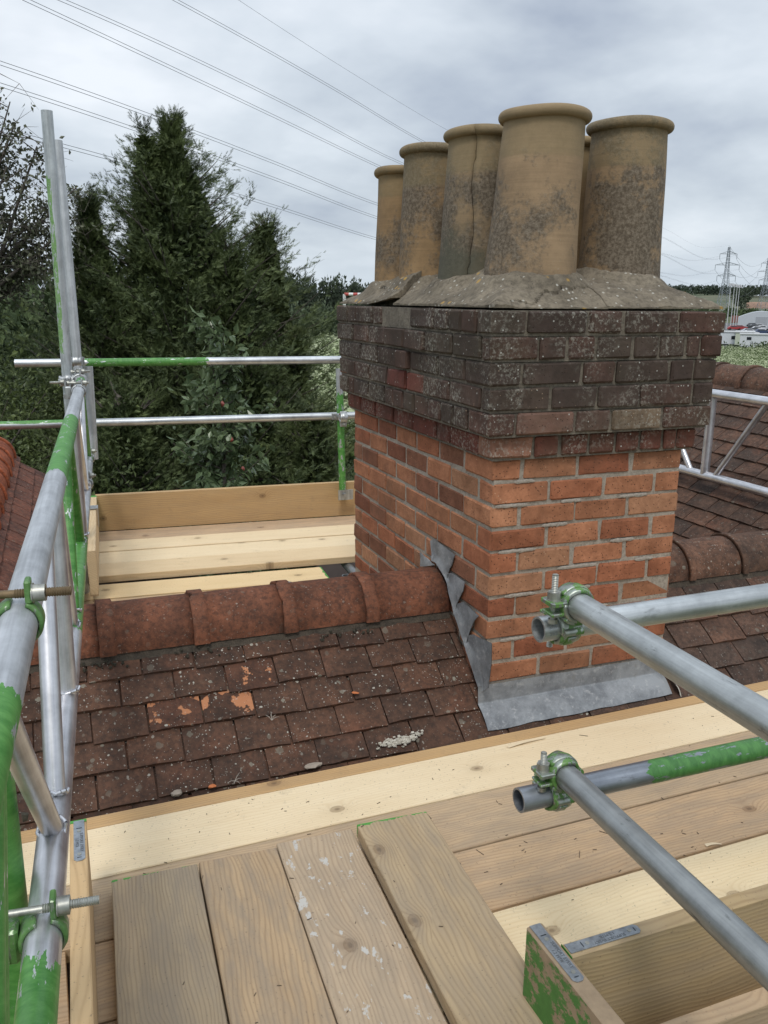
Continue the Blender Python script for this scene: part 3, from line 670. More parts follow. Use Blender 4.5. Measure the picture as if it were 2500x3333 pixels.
# ---- far trees
M_far = leaf_mat('distant_tree_foliage', (0.042, 0.058, 0.042), (0.090, 0.115, 0.068), 0.15, 0.9, 0.0)
M_farb = leaf_mat('distant_pale_foliage', (0.055, 0.075, 0.035), (0.12, 0.15, 0.065), 0.12, 0.9, 0.0)
def far_crown(seed, n, m):
    g = np.random.default_rng(seed); nb = 16
    c = g.normal(size=(nb, 3)) * np.array([.30, .30, .26]) + np.array([0, 0, .62]); c[:, 2] = np.clip(c[:, 2], .16, .90)
    r = .13 + .15 * g.random(nb); idx = g.integers(0, nb, n)
    q = g.normal(size=(n, 3)); q /= np.linalg.norm(q, axis=1, keepdims=True)
    P = c[idx] + q * (r[idx] * (0.75 + .3 * g.random(n)))[:, None]
    V, F = scatter(LEAF, P, q + g.normal(size=(n, 3)) * .6, 0.085 * (.6 + .8 * g.random(n)), g)
    return np_mesh('crown', V, F, m)
tk = MB(); tk.path([(0, 0, 0), (0.01, 0, .3), (0, 0.01, .7)], [.035, .026, .01], 6)
for dx_, dy_, dz_ in ((.2, .05, .6), (-.2, .1, .65), (.05, -.2, .7), (-.1, -.12, .55)): tk.path([(0.01, 0, .3), (dx_, dy_, dz_)], [.018, .006], 5)
me_trunk = tk.mesh('trunk', M_bark)
FC = [far_crown(100 + i, 2300, M_far) for i in range(4)] + [far_crown(110 + i, 2300, M_farb) for i in range(2)]
def far_tree(px, dist, h, wr, label, group, pale=False):
    p = far(px, dist); o = empty('far_tree', p, label, 'tree', group)
    S = Matrix.Translation(p) @ Matrix.Rotation(rnd.random() * 6.28, 4, 'Z') @ Matrix.Diagonal((h * wr, h * wr, h, 1))
    link('crown', FC[4 + rnd.randrange(2)] if pale else FC[rnd.randrange(4)], o, S); link('trunk', me_trunk, o, S)
PXN = ['nearest the conifers', 'second along from the conifers', 'third along', 'in the middle of the row', 'fifth along', 'sixth along', 'seventh along', 'eighth along', 'close to the pot', 'partly behind the leftmost pot']
for i, px in enumerate((905, 940, 985, 1012, 1054, 1104, 1130, 1162, 1192, 1222)):
    far_tree(px, 215, (12.6, 11.6, 10.2, 10.0, 11.6, 12.0, 9.8, 11.4, 10.6, 11.4)[i], (.8, .52, .5, .45, .6, .6, .5, .5, .6, .5)[i], 'far skyline tree left of the chimney pots, ' + PXN[i], 'skyline trees left of the chimney')
M_farstuff = leaf_mat('far_wood_foliage', (0.030, 0.050, 0.024), (0.095, 0.13, 0.052), 0.08, 0.9, 0.0)
def wood_mass(name, pxa, pxb, d0, d1, h, n, leaf, m, label, seed, zf=None):
    g = np.random.default_rng(seed); nc = max(10, n // 60)
    px = g.uniform(pxa, pxb, nc); dd = g.uniform(d0, d1, nc); C = np.array([list(far(a, b_)) for a, b_ in zip(px, dd)])
    hh = h * (.55 + .5 * g.random(nc)); idx = g.integers(0, nc, n)
    q = g.normal(size=(n, 3)); q /= np.linalg.norm(q, axis=1, keepdims=True); q[:, 2] = np.abs(q[:, 2])
    P = C[idx] + q * np.stack([hh[idx] * .42, hh[idx] * .42, hh[idx]], 1) * (.8 + .25 * g.random(n))[:, None]
    if zf: P[:, 2] += zf
    V, F = scatter(LEAF, P, q + g.normal(size=(n, 3)) * .7, leaf * (.6 + .8 * g.random(n)), g)
    return tag(link(name, np_mesh(name, V, F, m)), label, None, None, 'stuff')
wood_mass('woodland', 780, 1420, 195, 250, 7.6, 42000, 0.75, leaf_mat('hazy_wood_foliage', (0.042, 0.062, 0.040), (0.115, 0.145, 0.078), 0.08, 0.9, 0.0), 'mass of mixed green woodland below the skyline trees', 41)  # distance haze is mixed into these leaf colours
wood_mass('woodland', -900, 500, 60, 120, 11, 30000, 0.8, M_farstuff, 'dark woodland far behind the left hedge', 42)
wood_mass('woodland', 2050, 3300, 1350, 1500, 12, 26000, 3.4, leaf_mat('hill_wood_foliage', (0.035, 0.052, 0.034), (0.07, 0.09, 0.055), 0.01, 0.9, 0), 'dark wooded ridge on the hill right of the pots', 43, 20)
wood_mass('hedgerow', 2050, 3300, 560, 600, 5, 9000, 1.5, M_farstuff, 'hedgerows crossing the fields below the right pylon', 44)
wood_mass('hedgerow', 2050, 3300, 420, 460, 5, 8000, 1.1, M_farstuff, 'scrubby hedge beyond the yard', 45)
far_tree(2222, 640, 15, 0.8, 'lone round tree standing on the slope left of the pylon', None)
far_tree(2415, 900, 19, 0.9, 'round tree on the grassy mound right of the pylon', None)

# ---- tall umbellifers
def parsley(pxa, pxb, d0, d1, n, seed, label, hgt=1.5, s=0.20):
    g = np.random.default_rng(seed)
    px = g.uniform(pxa, pxb, n); dd = d0 + (d1 - d0) * g.random(n) ** 1.2
    C = np.array([list(far(a, b_)) for a, b_ in zip(px, dd)]); hn = np.array([mnoise.noise(Vector((c[0] * .12, c[1] * .12, 0))) for c in C])
    C[:, 2] += hgt * (.75 + .5 * g.random(n)) + hn * .7
    up_ = np.tile(np.array([0, 0, 1.0]), (n, 1)) + g.normal(size=(n, 3)) * .35
    disc = []
    for k in range(4):
        a, b_ = k * 1.571, (k + 1) * 1.571; disc.append([(0, 0, 0), (0.05, math.cos(a), math.sin(a)), (0.05, math.cos(b_), math.sin(b_))])
    V, F = scatter(np.array(disc), C, up_, s * (.5 + .8 * g.random(n)), g)
    o = tag(link('cow_parsley_flowers', np_mesh('cow_parsley_flowers', V, F, leaf_mat('umbel_flowers', (0.20, 0.27, 0.10), (0.58, 0.60, 0.42), 0.5, 0.9, 0.1))), label + ', flower heads', None, None, 'stuff')
    m = int(n * 1.2); px = g.uniform(pxa, pxb, m); dd = d0 + (d1 - d0) * g.random(m) ** 1.2
    C = np.array([list(far(a, b_)) for a, b_ in zip(px, dd)]); C[:, 2] += hgt * g.random(m) * 1.0
    V, F = scatter(LEAF, C, g.normal(size=(m, 3)) + np.array([0, 0, .8]), s * 2.3 * (.6 + .7 * g.random(m)), g)
    tag(link('cow_parsley_stems', np_mesh('cow_parsley_stems', V, F, leaf_mat('umbel_leaves', (0.05, 0.085, 0.022), (0.15, 0.22, 0.06), 0.4, 0.8, 0.2))), label + ', green leaves and stems', None, None, 'stuff')
parsley(2250, 2800, 55, 150, 48000, 51, 'field of cow parsley right of the chimney', 1.6, .075)
wood_mass('scrub', 2250, 2800, 150, 168, 1.9, 9000, 0.35, M_farstuff, 'rough dark scrub in front of the white cabins', 47)
parsley(860, 1400, 36, 120, 22000, 52, 'bank of cow parsley between the conifers and the chimney', 3.2, 0.14)
wood_mass('scrub', 860, 1300, 34, 44, 2.2, 9000, 0.22, M_farstuff, 'green scrub round the small barrier left of the chimney', 46)

# ---- pylons and power lines
M_steel = simple('pylon_steel', (0.30, 0.33, 0.36), 0.7, 0.1, 0.1)
M_wire = simple('wire', (0.12, 0.13, 0.15), 0.7)
def at(px, py, dist):
    d = fw + r2 * ((px - 1250) / FPX) - u2 * ((py - 1666.5) / FPX)
    return Vector((CX, CY, CZ)) + d * dist
pyl_arms = []
def pylon(pxc, topy, t_, label, H=50.0):
    topw = at(pxc, topy, t_); bx, by = topw.x, topw.y; z0 = topw.z - H
    o = empty('electricity_pylon', (bx, by, z0), label, 'pylon', 'lattice pylons on the right horizon')
    ax = Vector((r2.x, r2.y, 0)).normalized(); ay = Vector((-ax.y, ax.x, 0))
    b = MB(); th = .16
    def hw(z): return 4.6 * (1 - z / 28) + 1.35 * (z / 28) if z < 28 else 1.35 - .9 * (z - 28) / 22
    P = lambda sx, sy, z: tuple(ax * sx * hw(z) + ay * sy * hw(z) + Vector((0, 0, z)))
    lv = [0, 6, 11, 15.5, 19.5, 23, 26, 28.5, 31, 33.5, 36, 38.5, 41, 43.5, 46, 48.2]
    for z0_, z1_ in zip(lv, lv[1:]):
        for k, (s1, s2) in enumerate((((-1, -1), (1, -1)), ((1, -1), (1, 1)), ((1, 1), (-1, 1)), ((-1, 1), (-1, -1)))):
            b.tube(P(*s1, z0_), P(*s1, z1_), th, 4, cap=False); b.tube(P(*s1, z0_), P(*s2, z1_), th * .6, 3, cap=False); b.tube(P(*s2, z0_), P(*s1, z1_), th * .6, 3, cap=False)
    link('tower', b.mesh('tower', M_steel), o, Matrix.Translation((bx, by, z0)))
    hang = []
    for z, w_ in ((28.5, 5.9), (36.0, 7.6), (43.5, 5.4)):
        b = MB()
        for s in (-1, 1):
            for e in (-1, 1):
                tip = tuple(ax * s * w_ * 1.12 + Vector((0, 0, z))); b.tube(tuple(ax * s * hw(z) + ay * e * hw(z) + Vector((0, 0, z))), tip, th * 1.4, 4, cap=False)
                b.tube(tuple(ax * s * hw(z) + ay * e * hw(z) * .8 + Vector((0, 0, z + 1.7))), tip, th * 1.1, 4, cap=False)
            for f in (.35, .6, .82): b.tube(tuple(ax * s * w_ * 1.12 * f + Vector((0, 0, z))), tuple(ax * s * w_ * 1.12 * (f + .1) + Vector((0, 0, z + 1.7 * (1 - f)))), th * .5, 3, cap=False)
        link('cross_arm', b.mesh('cross_arm', M_steel), o, Matrix.Translation((bx, by, z0)))
        for s in (-1, 1):
            b = MB(); a = ax * s * w_ * 1.12 + Vector((0, 0, z)); c_ = a - Vector((0, 0, 3.6)); b.tube(tuple(a), tuple(c_), .14, 5)
            for q in range(8): b.tube(tuple(a - Vector((0, 0, .5 + q * .36))), tuple(a - Vector((0, 0, .62 + q * .36))), .24, 6)
            link('insulator', b.mesh('insulator', M_steel), o, Matrix.Translation((bx, by, z0))); hang.append(c_ + Vector((bx, by, z0)))
    hang.append(Vector((bx, by, z0 + 49)))
    return hang
h1 = pylon(2375, 795, 600, 'nearer lattice pylon right of the chimney pots')
h2 = pylon(2503, 833, 790, 'second lattice pylon at the right frame edge')
def wire_obj(pts, r_, label, twin=0.0):
    n = 40; out = []
    A = [p for p in pts if p[0] < 1500]; X_ = np.array([p[0] for p in A]); Y_ = np.poly1d(np.polyfit(X_, [p[1] for p in A], 2))
    q = [(x, Y_(x)) for x in np.linspace(X_.min() - 900, X_.max(), 8)] + sorted((p[0], p[1]) for p in pts if p[0] >= 1500)
    qx = np.array([a[0] for a in q]); qy = np.array([a[1] for a in q]); sl = np.gradient(qy, qx)
    dx_ = np.array(sorted(p[0] for p in pts)); di = np.array([1 / p[2] for p in sorted(pts)]); ci = np.polyfit(dx_, di, 1)
    W = []
    for i in range(len(q) - 1):
        h = qx[i + 1] - qx[i]
        for k in range(10 if i < len(q) - 2 else 11):
            t = k / 10; y = (2 * t**3 - 3 * t**2 + 1) * qy[i] + (t**3 - 2 * t**2 + t) * h * sl[i] + (-2 * t**3 + 3 * t**2) * qy[i + 1] + (t**3 - t**2) * h * sl[i + 1]
            x = qx[i] + h * t; W.append(at(x, y, 1 / max(1 / 600, np.polyval(ci, x))))
    b = MB()
    for off in ((-twin, twin) if twin else (0,)):
        for i in range(len(W) - 1):
            dd = [(w_ - Vector((CX, CY, CZ))).length for w_ in (W[i], W[i + 1])]
            b.tube(W[i] + Vector((0, 0, off)), W[i + 1] + Vector((0, 0, off)), r_, 4, r_, cap=False)
    tag(link('power_line', b.mesh('power_line', M_wire)), label, 'power line', 'overhead power lines')
WL = {  # photo track of each line and the distance it runs at, from the pylon to overhead
 0: [(2375, 799, 600), (2280, 804, 480), (2175, 750, 380), (1440, 415, 180), (1250, 301, 155), (776, 0, 110), (500, -190, 92)],
 1: [(2399, 831, 600), (2308, 844, 480), (2167, 777, 370), (1372, 455, 170), (1250, 392, 150), (930, 190, 122), (558, 0, 100), (300, -145, 88)],
 2: [(2406, 877, 600), (2294, 890, 470), (2160, 831, 370), (1250, 507, 150), (900, 320, 122), (500, 130, 100), (192, 0, 86), (0, -85, 78)],
 3: [(2393, 914, 600), (2290, 930, 480), (2154, 898, 380), (1236, 542, 150), (900, 385, 122), (500, 190, 98), (83, 0, 80), (-150, -110, 72)],
 4: [(2342, 835, 600), (2253, 848, 480), (2160, 826, 380), (1228, 663, 150), (900, 535, 118), (628, 428, 102), (300, 305, 86), (30, 215, 76), (-200, 140, 70)],
 5: [(2324, 879, 600), (2240, 898, 480), (2156, 888, 390), (1228, 708, 150), (900, 585, 120), (600, 478, 102), (300, 372, 86), (75, 298, 78), (-200, 215, 70)],
 6: [(2329, 915, 600), (2240, 935, 480), (2150, 925, 390), (1225, 778, 150), (900, 672, 122), (560, 572, 102), (300, 500, 88), (98, 448, 80), (-200, 372, 70)]}
LN = ['thin single earth wire, highest of the power lines', 'twin power line crossing from top centre towards the middle pots', 'twin power line from the top left, upper of the close pair', 'twin power line from the top left corner, lower of the close pair',
      'twin power line passing just above the tallest conifer tip', 'twin power line passing behind the tallest conifer tip', 'lowest twin power line, reappearing right of the conifer']
for k, p in WL.items(): wire_obj(p, 0.026 if k else 0.018, LN[k], 0.0 if k == 0 else 0.17)
for i in range(7):
    a, c_ = h1[i], h2[i]; b = MB(); pts = [a.lerp(c_, k / 16) - Vector((0, 0, 4 * 11 * (k / 16) * (1 - k / 16))) for k in range(17)]
    for p, q in zip(pts, pts[1:]): b.tube(p, q, .07, 4, cap=False)
    tag(link('power_line', b.mesh('power_line', M_wire)), 'sagging line between the two far pylons', 'power line', 'lines between the two pylons')

# ---- yard with cabins and cars on the right
M_white = simple('white_cladding', (0.62, 0.64, 0.66), 0.6); M_cream = simple('cream_cladding', (0.50, 0.54, 0.42), 0.7); M_glass = simple('dark_glass', (0.02, 0.025, 0.03), 0.15)
M_grey2 = simple('grey_roof', (0.55, 0.56, 0.56), 0.7); M_blue = simple('blue_paint', (0.05, 0.12, 0.35), 0.5); M_red = simple('red_paint', (0.42, 0.06, 0.05), 0.5)
M_tyre = simple('rubber', (0.02, 0.02, 0.02), 0.8); M_asph = simple('asphalt', (0.10, 0.10, 0.10), 0.9)
FRM = Matrix(((pdir(2450).y, pdir(2450).x, 0), (-pdir(2450).x, pdir(2450).y, 0), (0, 0, 1))).to_4x4()   # X to the right, Y away
def frameM(px, dist, rot=0.0): return Matrix.Translation(far(px, dist)) @ FRM @ Matrix.Rotation(rot, 4, 'Z')
b = MB(); b.box((-50, -60, 0.0), (200, 150, .05)); tag(link('yard', b.mesh('yard', M_asph), None, frameM(2450, 240)), 'grey yard surface under the parked cars and cabins', None, None, 'structure')
def cabin(px, dist, L, D, H, m, label, wins, rot=0.0):
    Mx = frameM(px, dist, rot); o = empty('site_cabin', Mx.translation, label, 'cabin', 'site cabins')
    b = MB(); b.box((0, 0, .3), (L, D, H)); link('wall', b.mesh('wall', m), o, Mx)
    b = MB(); b.box((-.15, -.15, H + .003), (L + .15, D + .15, H + .18)); link('roof', b.mesh('roof', M_grey2), o, Mx)
    for (x, z, w_, h_) in wins:
        b = MB(); b.box((x, -.06, z), (x + w_, -.01, z + h_)); f = link('window', b.mesh('window', M_glass), o, Mx)
        b = MB(); b.box((x - .1, -.04, z - .12), (x + w_ + .1, -.003, z - .02)); link('window_sill', b.mesh('window_sill', M_white), f, Mx)
cabin(2424, 178, 14, 3, 2.6, M_white, 'white site cabin with two dark windows at the right edge', [(1.2, 1.6, .8, .55), (5.2, 1.65, .8, .35), (8.5, 1.6, .8, .55)])
cabin(2408, 186, 3.4, 6, 2.7, M_cream, 'cream site cabin end behind the white cabin', [(1.2, 1.7, .5, .3)])
cabin(2350, 189, 5.4, 4, 2.6, M_white, 'white site cabin beside the chimney brickwork', [(2.6, 1.2, .7, .7), (4.0, 1.2, .7, .7)])
def car_meshes():
    prof = [(-2.1, .35), (-2.15, .75), (-1.75, .92), (-1.15, 1.38), (.35, 1.42), (1.05, .98), (2.0, .82), (2.15, .45), (2.1, .32)]
    b = MB(); n = len(prof)
    for k, y in enumerate((-.82, .82)): b.add([(x, y * (.82 if z > 1.2 else 1), z) for x, z in prof], [tuple(range(n)) if k else tuple(range(n))[::-1]])
    b.add([(x, y * (.82 if z > 1.2 else 1), z) for y in (-.82, .82) for x, z in prof], [(i, (i + 1) % n, n + (i + 1) % n, n + i) for i in range(n)])
    g = MB()
    for s in (-1, 1): g.add([(-1.5, s * .80, .97), (-1.08, s * .70, 1.33), (.3, s * .70, 1.36), (.85, s * .80, 1.0)], [(0, 1, 2, 3) if s < 0 else (3, 2, 1, 0)])
    g.add([(.42, -.6, 1.38), (.42, .6, 1.38), (1.06, .68, 1.0), (1.06, -.68, 1.0)], [(0, 1, 2, 3)])
    g.v = [(x * 1.005, y * 1.01, z + .012) for x, y, z in g.v]
    w_ = MB(); w_.tube((0, -.1, 0), (0, .1, 0), .32, 14)
    return b.mesh('body'), g.mesh('windscreen', M_glass), w_.mesh('wheel', M_tyre)
cb, cg, cw = car_meshes()
carc = {'silver': (0.45, 0.47, 0.50), 'dark blue': (0.04, 0.06, 0.12), 'white': (0.70, 0.71, 0.72), 'black': (0.02, 0.02, 0.022), 'red': (0.35, 0.04, 0.04), 'grey': (0.20, 0.21, 0.22)}
cars = [('white', 2458, 195, .1, 'in the front row, partly behind the cabin roof'), ('silver', 2452, 203, .2, 'at the near left corner of the parked cars'), ('grey', 2472, 206, .1, 'second along in the front rows'), ('dark blue', 2494, 200, .3, 'at the right frame edge in the front row'),
        ('white', 2480, 214, .2, 'in the middle row of parked cars'), ('black', 2462, 220, .1, 'in the middle row behind the silver one'), ('silver', 2496, 218, .2, 'at the right frame edge in the middle row'), ('black', 2460, 236, .9, 'alone in front of the pale shed'),
        ('red', 2402, 216, .2, 'by the left end of the yard'), ('red', 2422, 219, .1, 'next along from the left end of the yard'), ('white', 2486, 230, .1, 'in the back row of parked cars'), ('grey', 2470, 228, .1, 'in the back row beside the white one')]
for cn, px, d, ro_, where in cars:
    d = 250 + (d - 195) * 2.1
    Mx = frameM(px, d, ro_); o = empty('parked_car', Mx.translation, f'{cn} car {where}', 'car', 'cars parked in the yard')
    me = cb.copy(); me.materials.append(simple('car_paint_' + cn.replace(' ', '_'), carc[cn], 0.3)); link('body', me, o, Mx); link('windscreen', cg, o, Mx)
    for sx in (-1.35, 1.35):
        for sy in (-.78, .78): link('wheel', cw, o, Mx @ Matrix.Translation((sx, sy, .32)))
Mx = frameM(2430, 345); o = empty('storage_shed', Mx.translation, 'pale curved roof storage shed behind the parked cars', 'shed'); b = MB()
prof = [(-8, 0), (-8, 3.2)] + [(-8 + 16 * k / 10, 3.2 + 2.2 * math.sin(math.pi * k / 10)) for k in range(1, 10)] + [(8, 3.2), (8, 0)]; n = len(prof)
b.add([(x, 0, z) for x, z in prof], [tuple(range(n))]); b.add([(x, y, z) for y in (0, 18) for x, z in prof], [(i, i + 1, n + i + 1, n + i) for i in range(n - 1)])
b.v = [(x + 6, y, z) for x, y, z in b.v]; link('shell', b.mesh('shell', simple('pale_sheeting', (0.50, 0.53, 0.55), 0.6)), o, Mx)
b = MB(); b.box((-2 + 6, -.08, 0), (2 + 6, -.01, 3.4)); link('door', b.mesh('door', simple('grey_door', (0.36, 0.38, 0.4), 0.6)), o, Mx)
for k, (px, d, c_, lab) in enumerate(((2432, 480, M_blue, 'long blue shipping container beyond the pale shed'), (2462, 500, M_blue, 'blue shipping container at the right beyond the shed'), (2390, 400, simple('rust_red', (.25, .1, .08), .7), 'rust red shipping container seen past the brickwork'))):
    Mx = frameM(px, d); o = empty('shipping_container', Mx.translation, lab, 'container', 'containers in the yard'); b = MB()
    b.box((0, 0, 0), (12, 2.4, 2.9)); 
    for q in range(24): b.box((q * .5 + .1, -.06, .15), (q * .5 + .32, -.003, 2.75))
    link('shell', b.mesh('shell', c_), o, Mx); b = MB(); b.box((12.003, .1, .1), (12.08, 2.3, 2.8)); link('door', b.mesh('door', c_), o, Mx)
for k, px in enumerate((2376, 2388, 2397, 2405)):
    p = far(px, 300 + 12 * k); o = empty('floodlight_pole', p, 'slim floodlight pole in front of pylon, ' + ('leftmost of four', 'second from left', 'third from left', 'rightmost of four')[k], 'floodlight', 'floodlight poles by the yard')
    b = MB(); b.tube((0, 0, 0), (0, 0, 14), .16, 6, .09); link('pole', b.mesh('pole', M_grey2), o, Matrix.Translation(p))
    b = MB(); b.box((-.9, -.2, 13.9), (.9, .2, 14.3)); b.box((-.9, -.3, 13.5), (-.3, .1, 13.88)); b.box((.3, -.3, 13.5), (.9, .1, 13.88)); link('lamp_head', b.mesh('lamp_head', M_grey2), o, Matrix.Translation(p))
b = MB(); vs, fs = grid(8, 4, lambda u, v: (u * 22 - 2, v * 30, 3 + 6 * v)); b.add(vs, fs); tag(link('bare_soil', b.mesh('bare_soil', hill_mat('red_soil', (0.26, 0.16, 0.11), (0.30, 0.19, 0.13), .2)), None, frameM(2440, 900)), 'patch of bare reddish soil on the far slope', None, None, 'structure')
# barriers left of the chimney
M_rw_w = simple('white_paint', (0.70, 0.70, 0.68), 0.5)
def hb():
    d = 46.0; a = at(1121, 956, d); c_ = at(1205, 960, d); a.z = c_.z = (a.z + c_.z) / 2; foot = Vector((a.x, a.y, GZ))
    o = empty('height_barrier', foot, 'red and white striped height barrier above the cow parsley', 'barrier'); T = Matrix.Identity(4)
    b = MB(); b.tube(foot, a, .085, 10); link('post', b.mesh('post', M_rw_w), o, T)
    c2 = a + (c_ - a) * 2.4; n = 14
    for k in range(n):
        b = MB(); b.tube(a.lerp(c2, k / n), a.lerp(c2, (k + 1) / n), .085, 10); link('stripe', b.mesh('stripe', M_red if k % 2 == 0 else M_rw_w), o, T)
    b = MB(); b.tube(Vector((c2.x, c2.y, GZ)), c2, .085, 10); link('post', b.mesh('post', M_rw_w), o, T)
hb()
def crowd_barrier(px, d, label):
    Mx = Matrix.Translation(far(px, d)) @ FRM; o = empty('crowd_barrier', Mx.translation, label, 'barrier', 'metal crowd barriers')
    b = MB()
    for p, q in (((0, 0, .2), (0, 0, 1.1)), ((2.2, 0, .2), (2.2, 0, 1.1)), ((0, 0, 1.1), (2.2, 0, 1.1)), ((0, 0, .25), (2.2, 0, .25))): b.tube(p, q, .03, 6)
    link('frame', b.mesh('frame', M_galv), o, Mx); b = MB()
    for k in range(1, 16): b.tube((k * .1375, 0, .25), (k * .1375, 0, 1.1), .012, 5, cap=False)
    link('bars', b.mesh('bars', M_galv), o, Mx); b = MB()
    for x in (.2, 2.0): b.tube((x, -.3, .02), (x, .3, .02), .025, 6); b.tube((x, 0, .02), (x, 0, .25), .02, 6)
    link('foot', b.mesh('foot', M_galv), o, Mx)
crowd_barrier(1058, 120, 'metal crowd barrier seen left of the dark brickwork'); crowd_barrier(1105, 121, 'metal crowd barrier half hidden behind the dark brickwork')
p = far(1069, 119); o = empty('black_bollard', p, 'black bollard standing in front of the crowd barrier', 'bollard'); b = MB(); b.tube((0, 0, 0), (0, 0, 1.35), .17, 12); b.tube((0, 0, 1.35), (0, 0, 1.45), .17, 12, .1); link('post', b.mesh('post', M_tyre), o, Matrix.Translation(p))
b = MB(); b.tube((0, 0, .95), (0, 0, 1.05), .175, 12); link('band', b.mesh('band', M_rw_w), o, Matrix.Translation(p))

# ================================================================== CHIMNEY
W_, D_ = 0.745, 1.396; CH = 0.0789; TOPO = 10 * CH
chim = empty('brick_chimney', (W_ / 2, D_ / 2, 0), 'tall brick chimney stack with dark corbelled top and orange lower courses', 'chimney')
def bm_brick(k):
    b = MB(); b.box((-.5, -.5, -.5), (.5, .5, .5), ch=0.035, jit=0.008); return b
ORANGE = [(0.355, 0.155, 0.082), (0.37, 0.172, 0.092), (0.33, 0.128, 0.066), (0.38, 0.195, 0.110), (0.30, 0.110, 0.058), (0.35, 0.155, 0.082)]
DARK = [(0.086, 0.056, 0.044), (0.098, 0.059, 0.046), (0.072, 0.050, 0.041), (0.080, 0.057, 0.045), (0.104, 0.056, 0.043)]
mesh_cache = {}
def brick(x0, x1, y0, y1, z0, z1, m, colr, jit=0.0024, name='brick', parent=chim):
    """one brick as its own object; meshes are shared between bricks of like size"""
    sx, sy, sz = x1 - x0, y1 - y0, z1 - z0
    key = (round(sx, 2), round(sy, 2), round(sz, 2), m.name, rnd.randrange(3))
    if key not in mesh_cache:
        b = MB(); b.box((-key[0] / 2 , -key[1] / 2, -sz / 2), (key[0] / 2, key[1] / 2, sz / 2), ch=0.0055, jit=0.0026)
        mesh_cache[key] = b.mesh('brick', m)
    Mx = Matrix.Translation(((x0 + x1) / 2 + rnd.uniform(-jit, jit), (y0 + y1) / 2 + rnd.uniform(-jit, jit), (z0 + z1) / 2))
    Mx = Mx @ Matrix.Rotation(rnd.uniform(-.008, .008), 4, 'Z') @ Matrix.Rotation(rnd.uniform(-.012, .012), 4, 'Y') @ Matrix.Diagonal((sx / key[0], sy / key[1], 1, 1))
    v = rnd.uniform(.86, 1.14); return link(name, mesh_cache[key], parent, Mx, None, tuple(min(1, c * v) for c in colr))
J = 0.0055; core = MB(); core_d = MB()
rest = MB()      # far faces that the photo does not show, joined
def far_faces(x0, x1, y0, y1, z0, z1, par, seg):
    n = int((y1 - y0) / seg); off = seg / 2 if par else 0
    ys = [y0 + .11] + [y0 + .11 + off + k * seg for k in range(1, n)] + [y1]
    for a, c_ in zip(ys, ys[1:]):
        if c_ - a > .03: rest.box((x1 - .1, a + J, z0), (x1, c_ - J, z1), ch=.004, jit=.0015)
    xs = [x0] + [x0 + off + k * seg for k in range(1, 4)] + [x1 - .105]
    for a, c_ in zip(xs, xs[1:]):
        if c_ - a > .03: rest.box((a + J, y1 - .1, z0), (c_ - J, y1, z1), ch=.004, jit=.0015)
for r in range(10):          # r = 0 top orange course
    z1 = TOPO - r * CH - .0045; z0 = z1 - CH + .0105; odd = (r % 2 == 0)
    u = W_ / 3.5; fr = [.5, 1, 1, 1] if odd else [1, 1, 1, .5]
    xs = [0]
    for f in fr: xs.append(xs[-1] + f * u)
    un = D_ / 6.5; le = [1] * 6 + [.5] if odd else [.5] + [1] * 6
    ys = [0]
    for f in le: ys.append(ys[-1] + f * un)
    for i in range(4):
        y1 = ys[1] - J if i == 0 else .10
        x0 = xs[i] + (0 if i == 0 else J); x1 = xs[i + 1] - (0 if i == 3 else J)
        if i == 3: y1 = (un - J) if not odd else un / 2
        c_ = ORANGE[rnd.randrange(6)]
        if r >= 9 or (r > 5 and rnd.random() < .3): c_ = tuple(a * .85 for a in c_)
        brick(x0, x1, 0, y1, z0, z1, M_brick, c_)
    for i in range(1, 7):
        c_ = ORANGE[rnd.randrange(6)]; 
        if rnd.random() < .35: c_ = tuple(a * k for a, k in zip(c_, (.62, .60, .66)))
        brick(0, .10, ys[i] + J, ys[i + 1] - (0 if i == 6 else J), z0, z1, M_brick, c_)
    far_faces(0, W_, 0, D_, z0, z1, odd, un)
core.box((.0045, .0045, -1.6), (W_ - .0045, D_ - .0045, TOPO - .002))
LD = {1: [1.438, 1.312, 1.193, .981, .883, .79, .695, .581, .367, .248, .146, .036], 2: [1.431, 1.246, 1.041, .842, .633, .443, .217, .007], 3: [1.432, 1.151, .944, .718, .593, .336, .123],
      4: [1.42, 1.238, 1.042, .838, .635, .465, .243, .012], 5: [1.421, 1.338, 1.269, 1.069, .965, .875, .771, .667, .56, .432, .315, .213, .101], 6: [1.428, 1.25, 1.05, .844, .633, .412, .294, .072]}
FD = {1: [.062, .282, .416, .63], 2: [.111, .216, .322, .46, .563, .671, .731], 3: [.059, .275, .402, .616, .717], 4: [.166, .339, .507, .725], 5: [.047, .265, .403, .607], 6: [.134, .234, .343, .448, .549, .642, .699]}
OV = {1: .076, 2: .072, 3: .068, 4: .066, 5: .063, 6: .034}
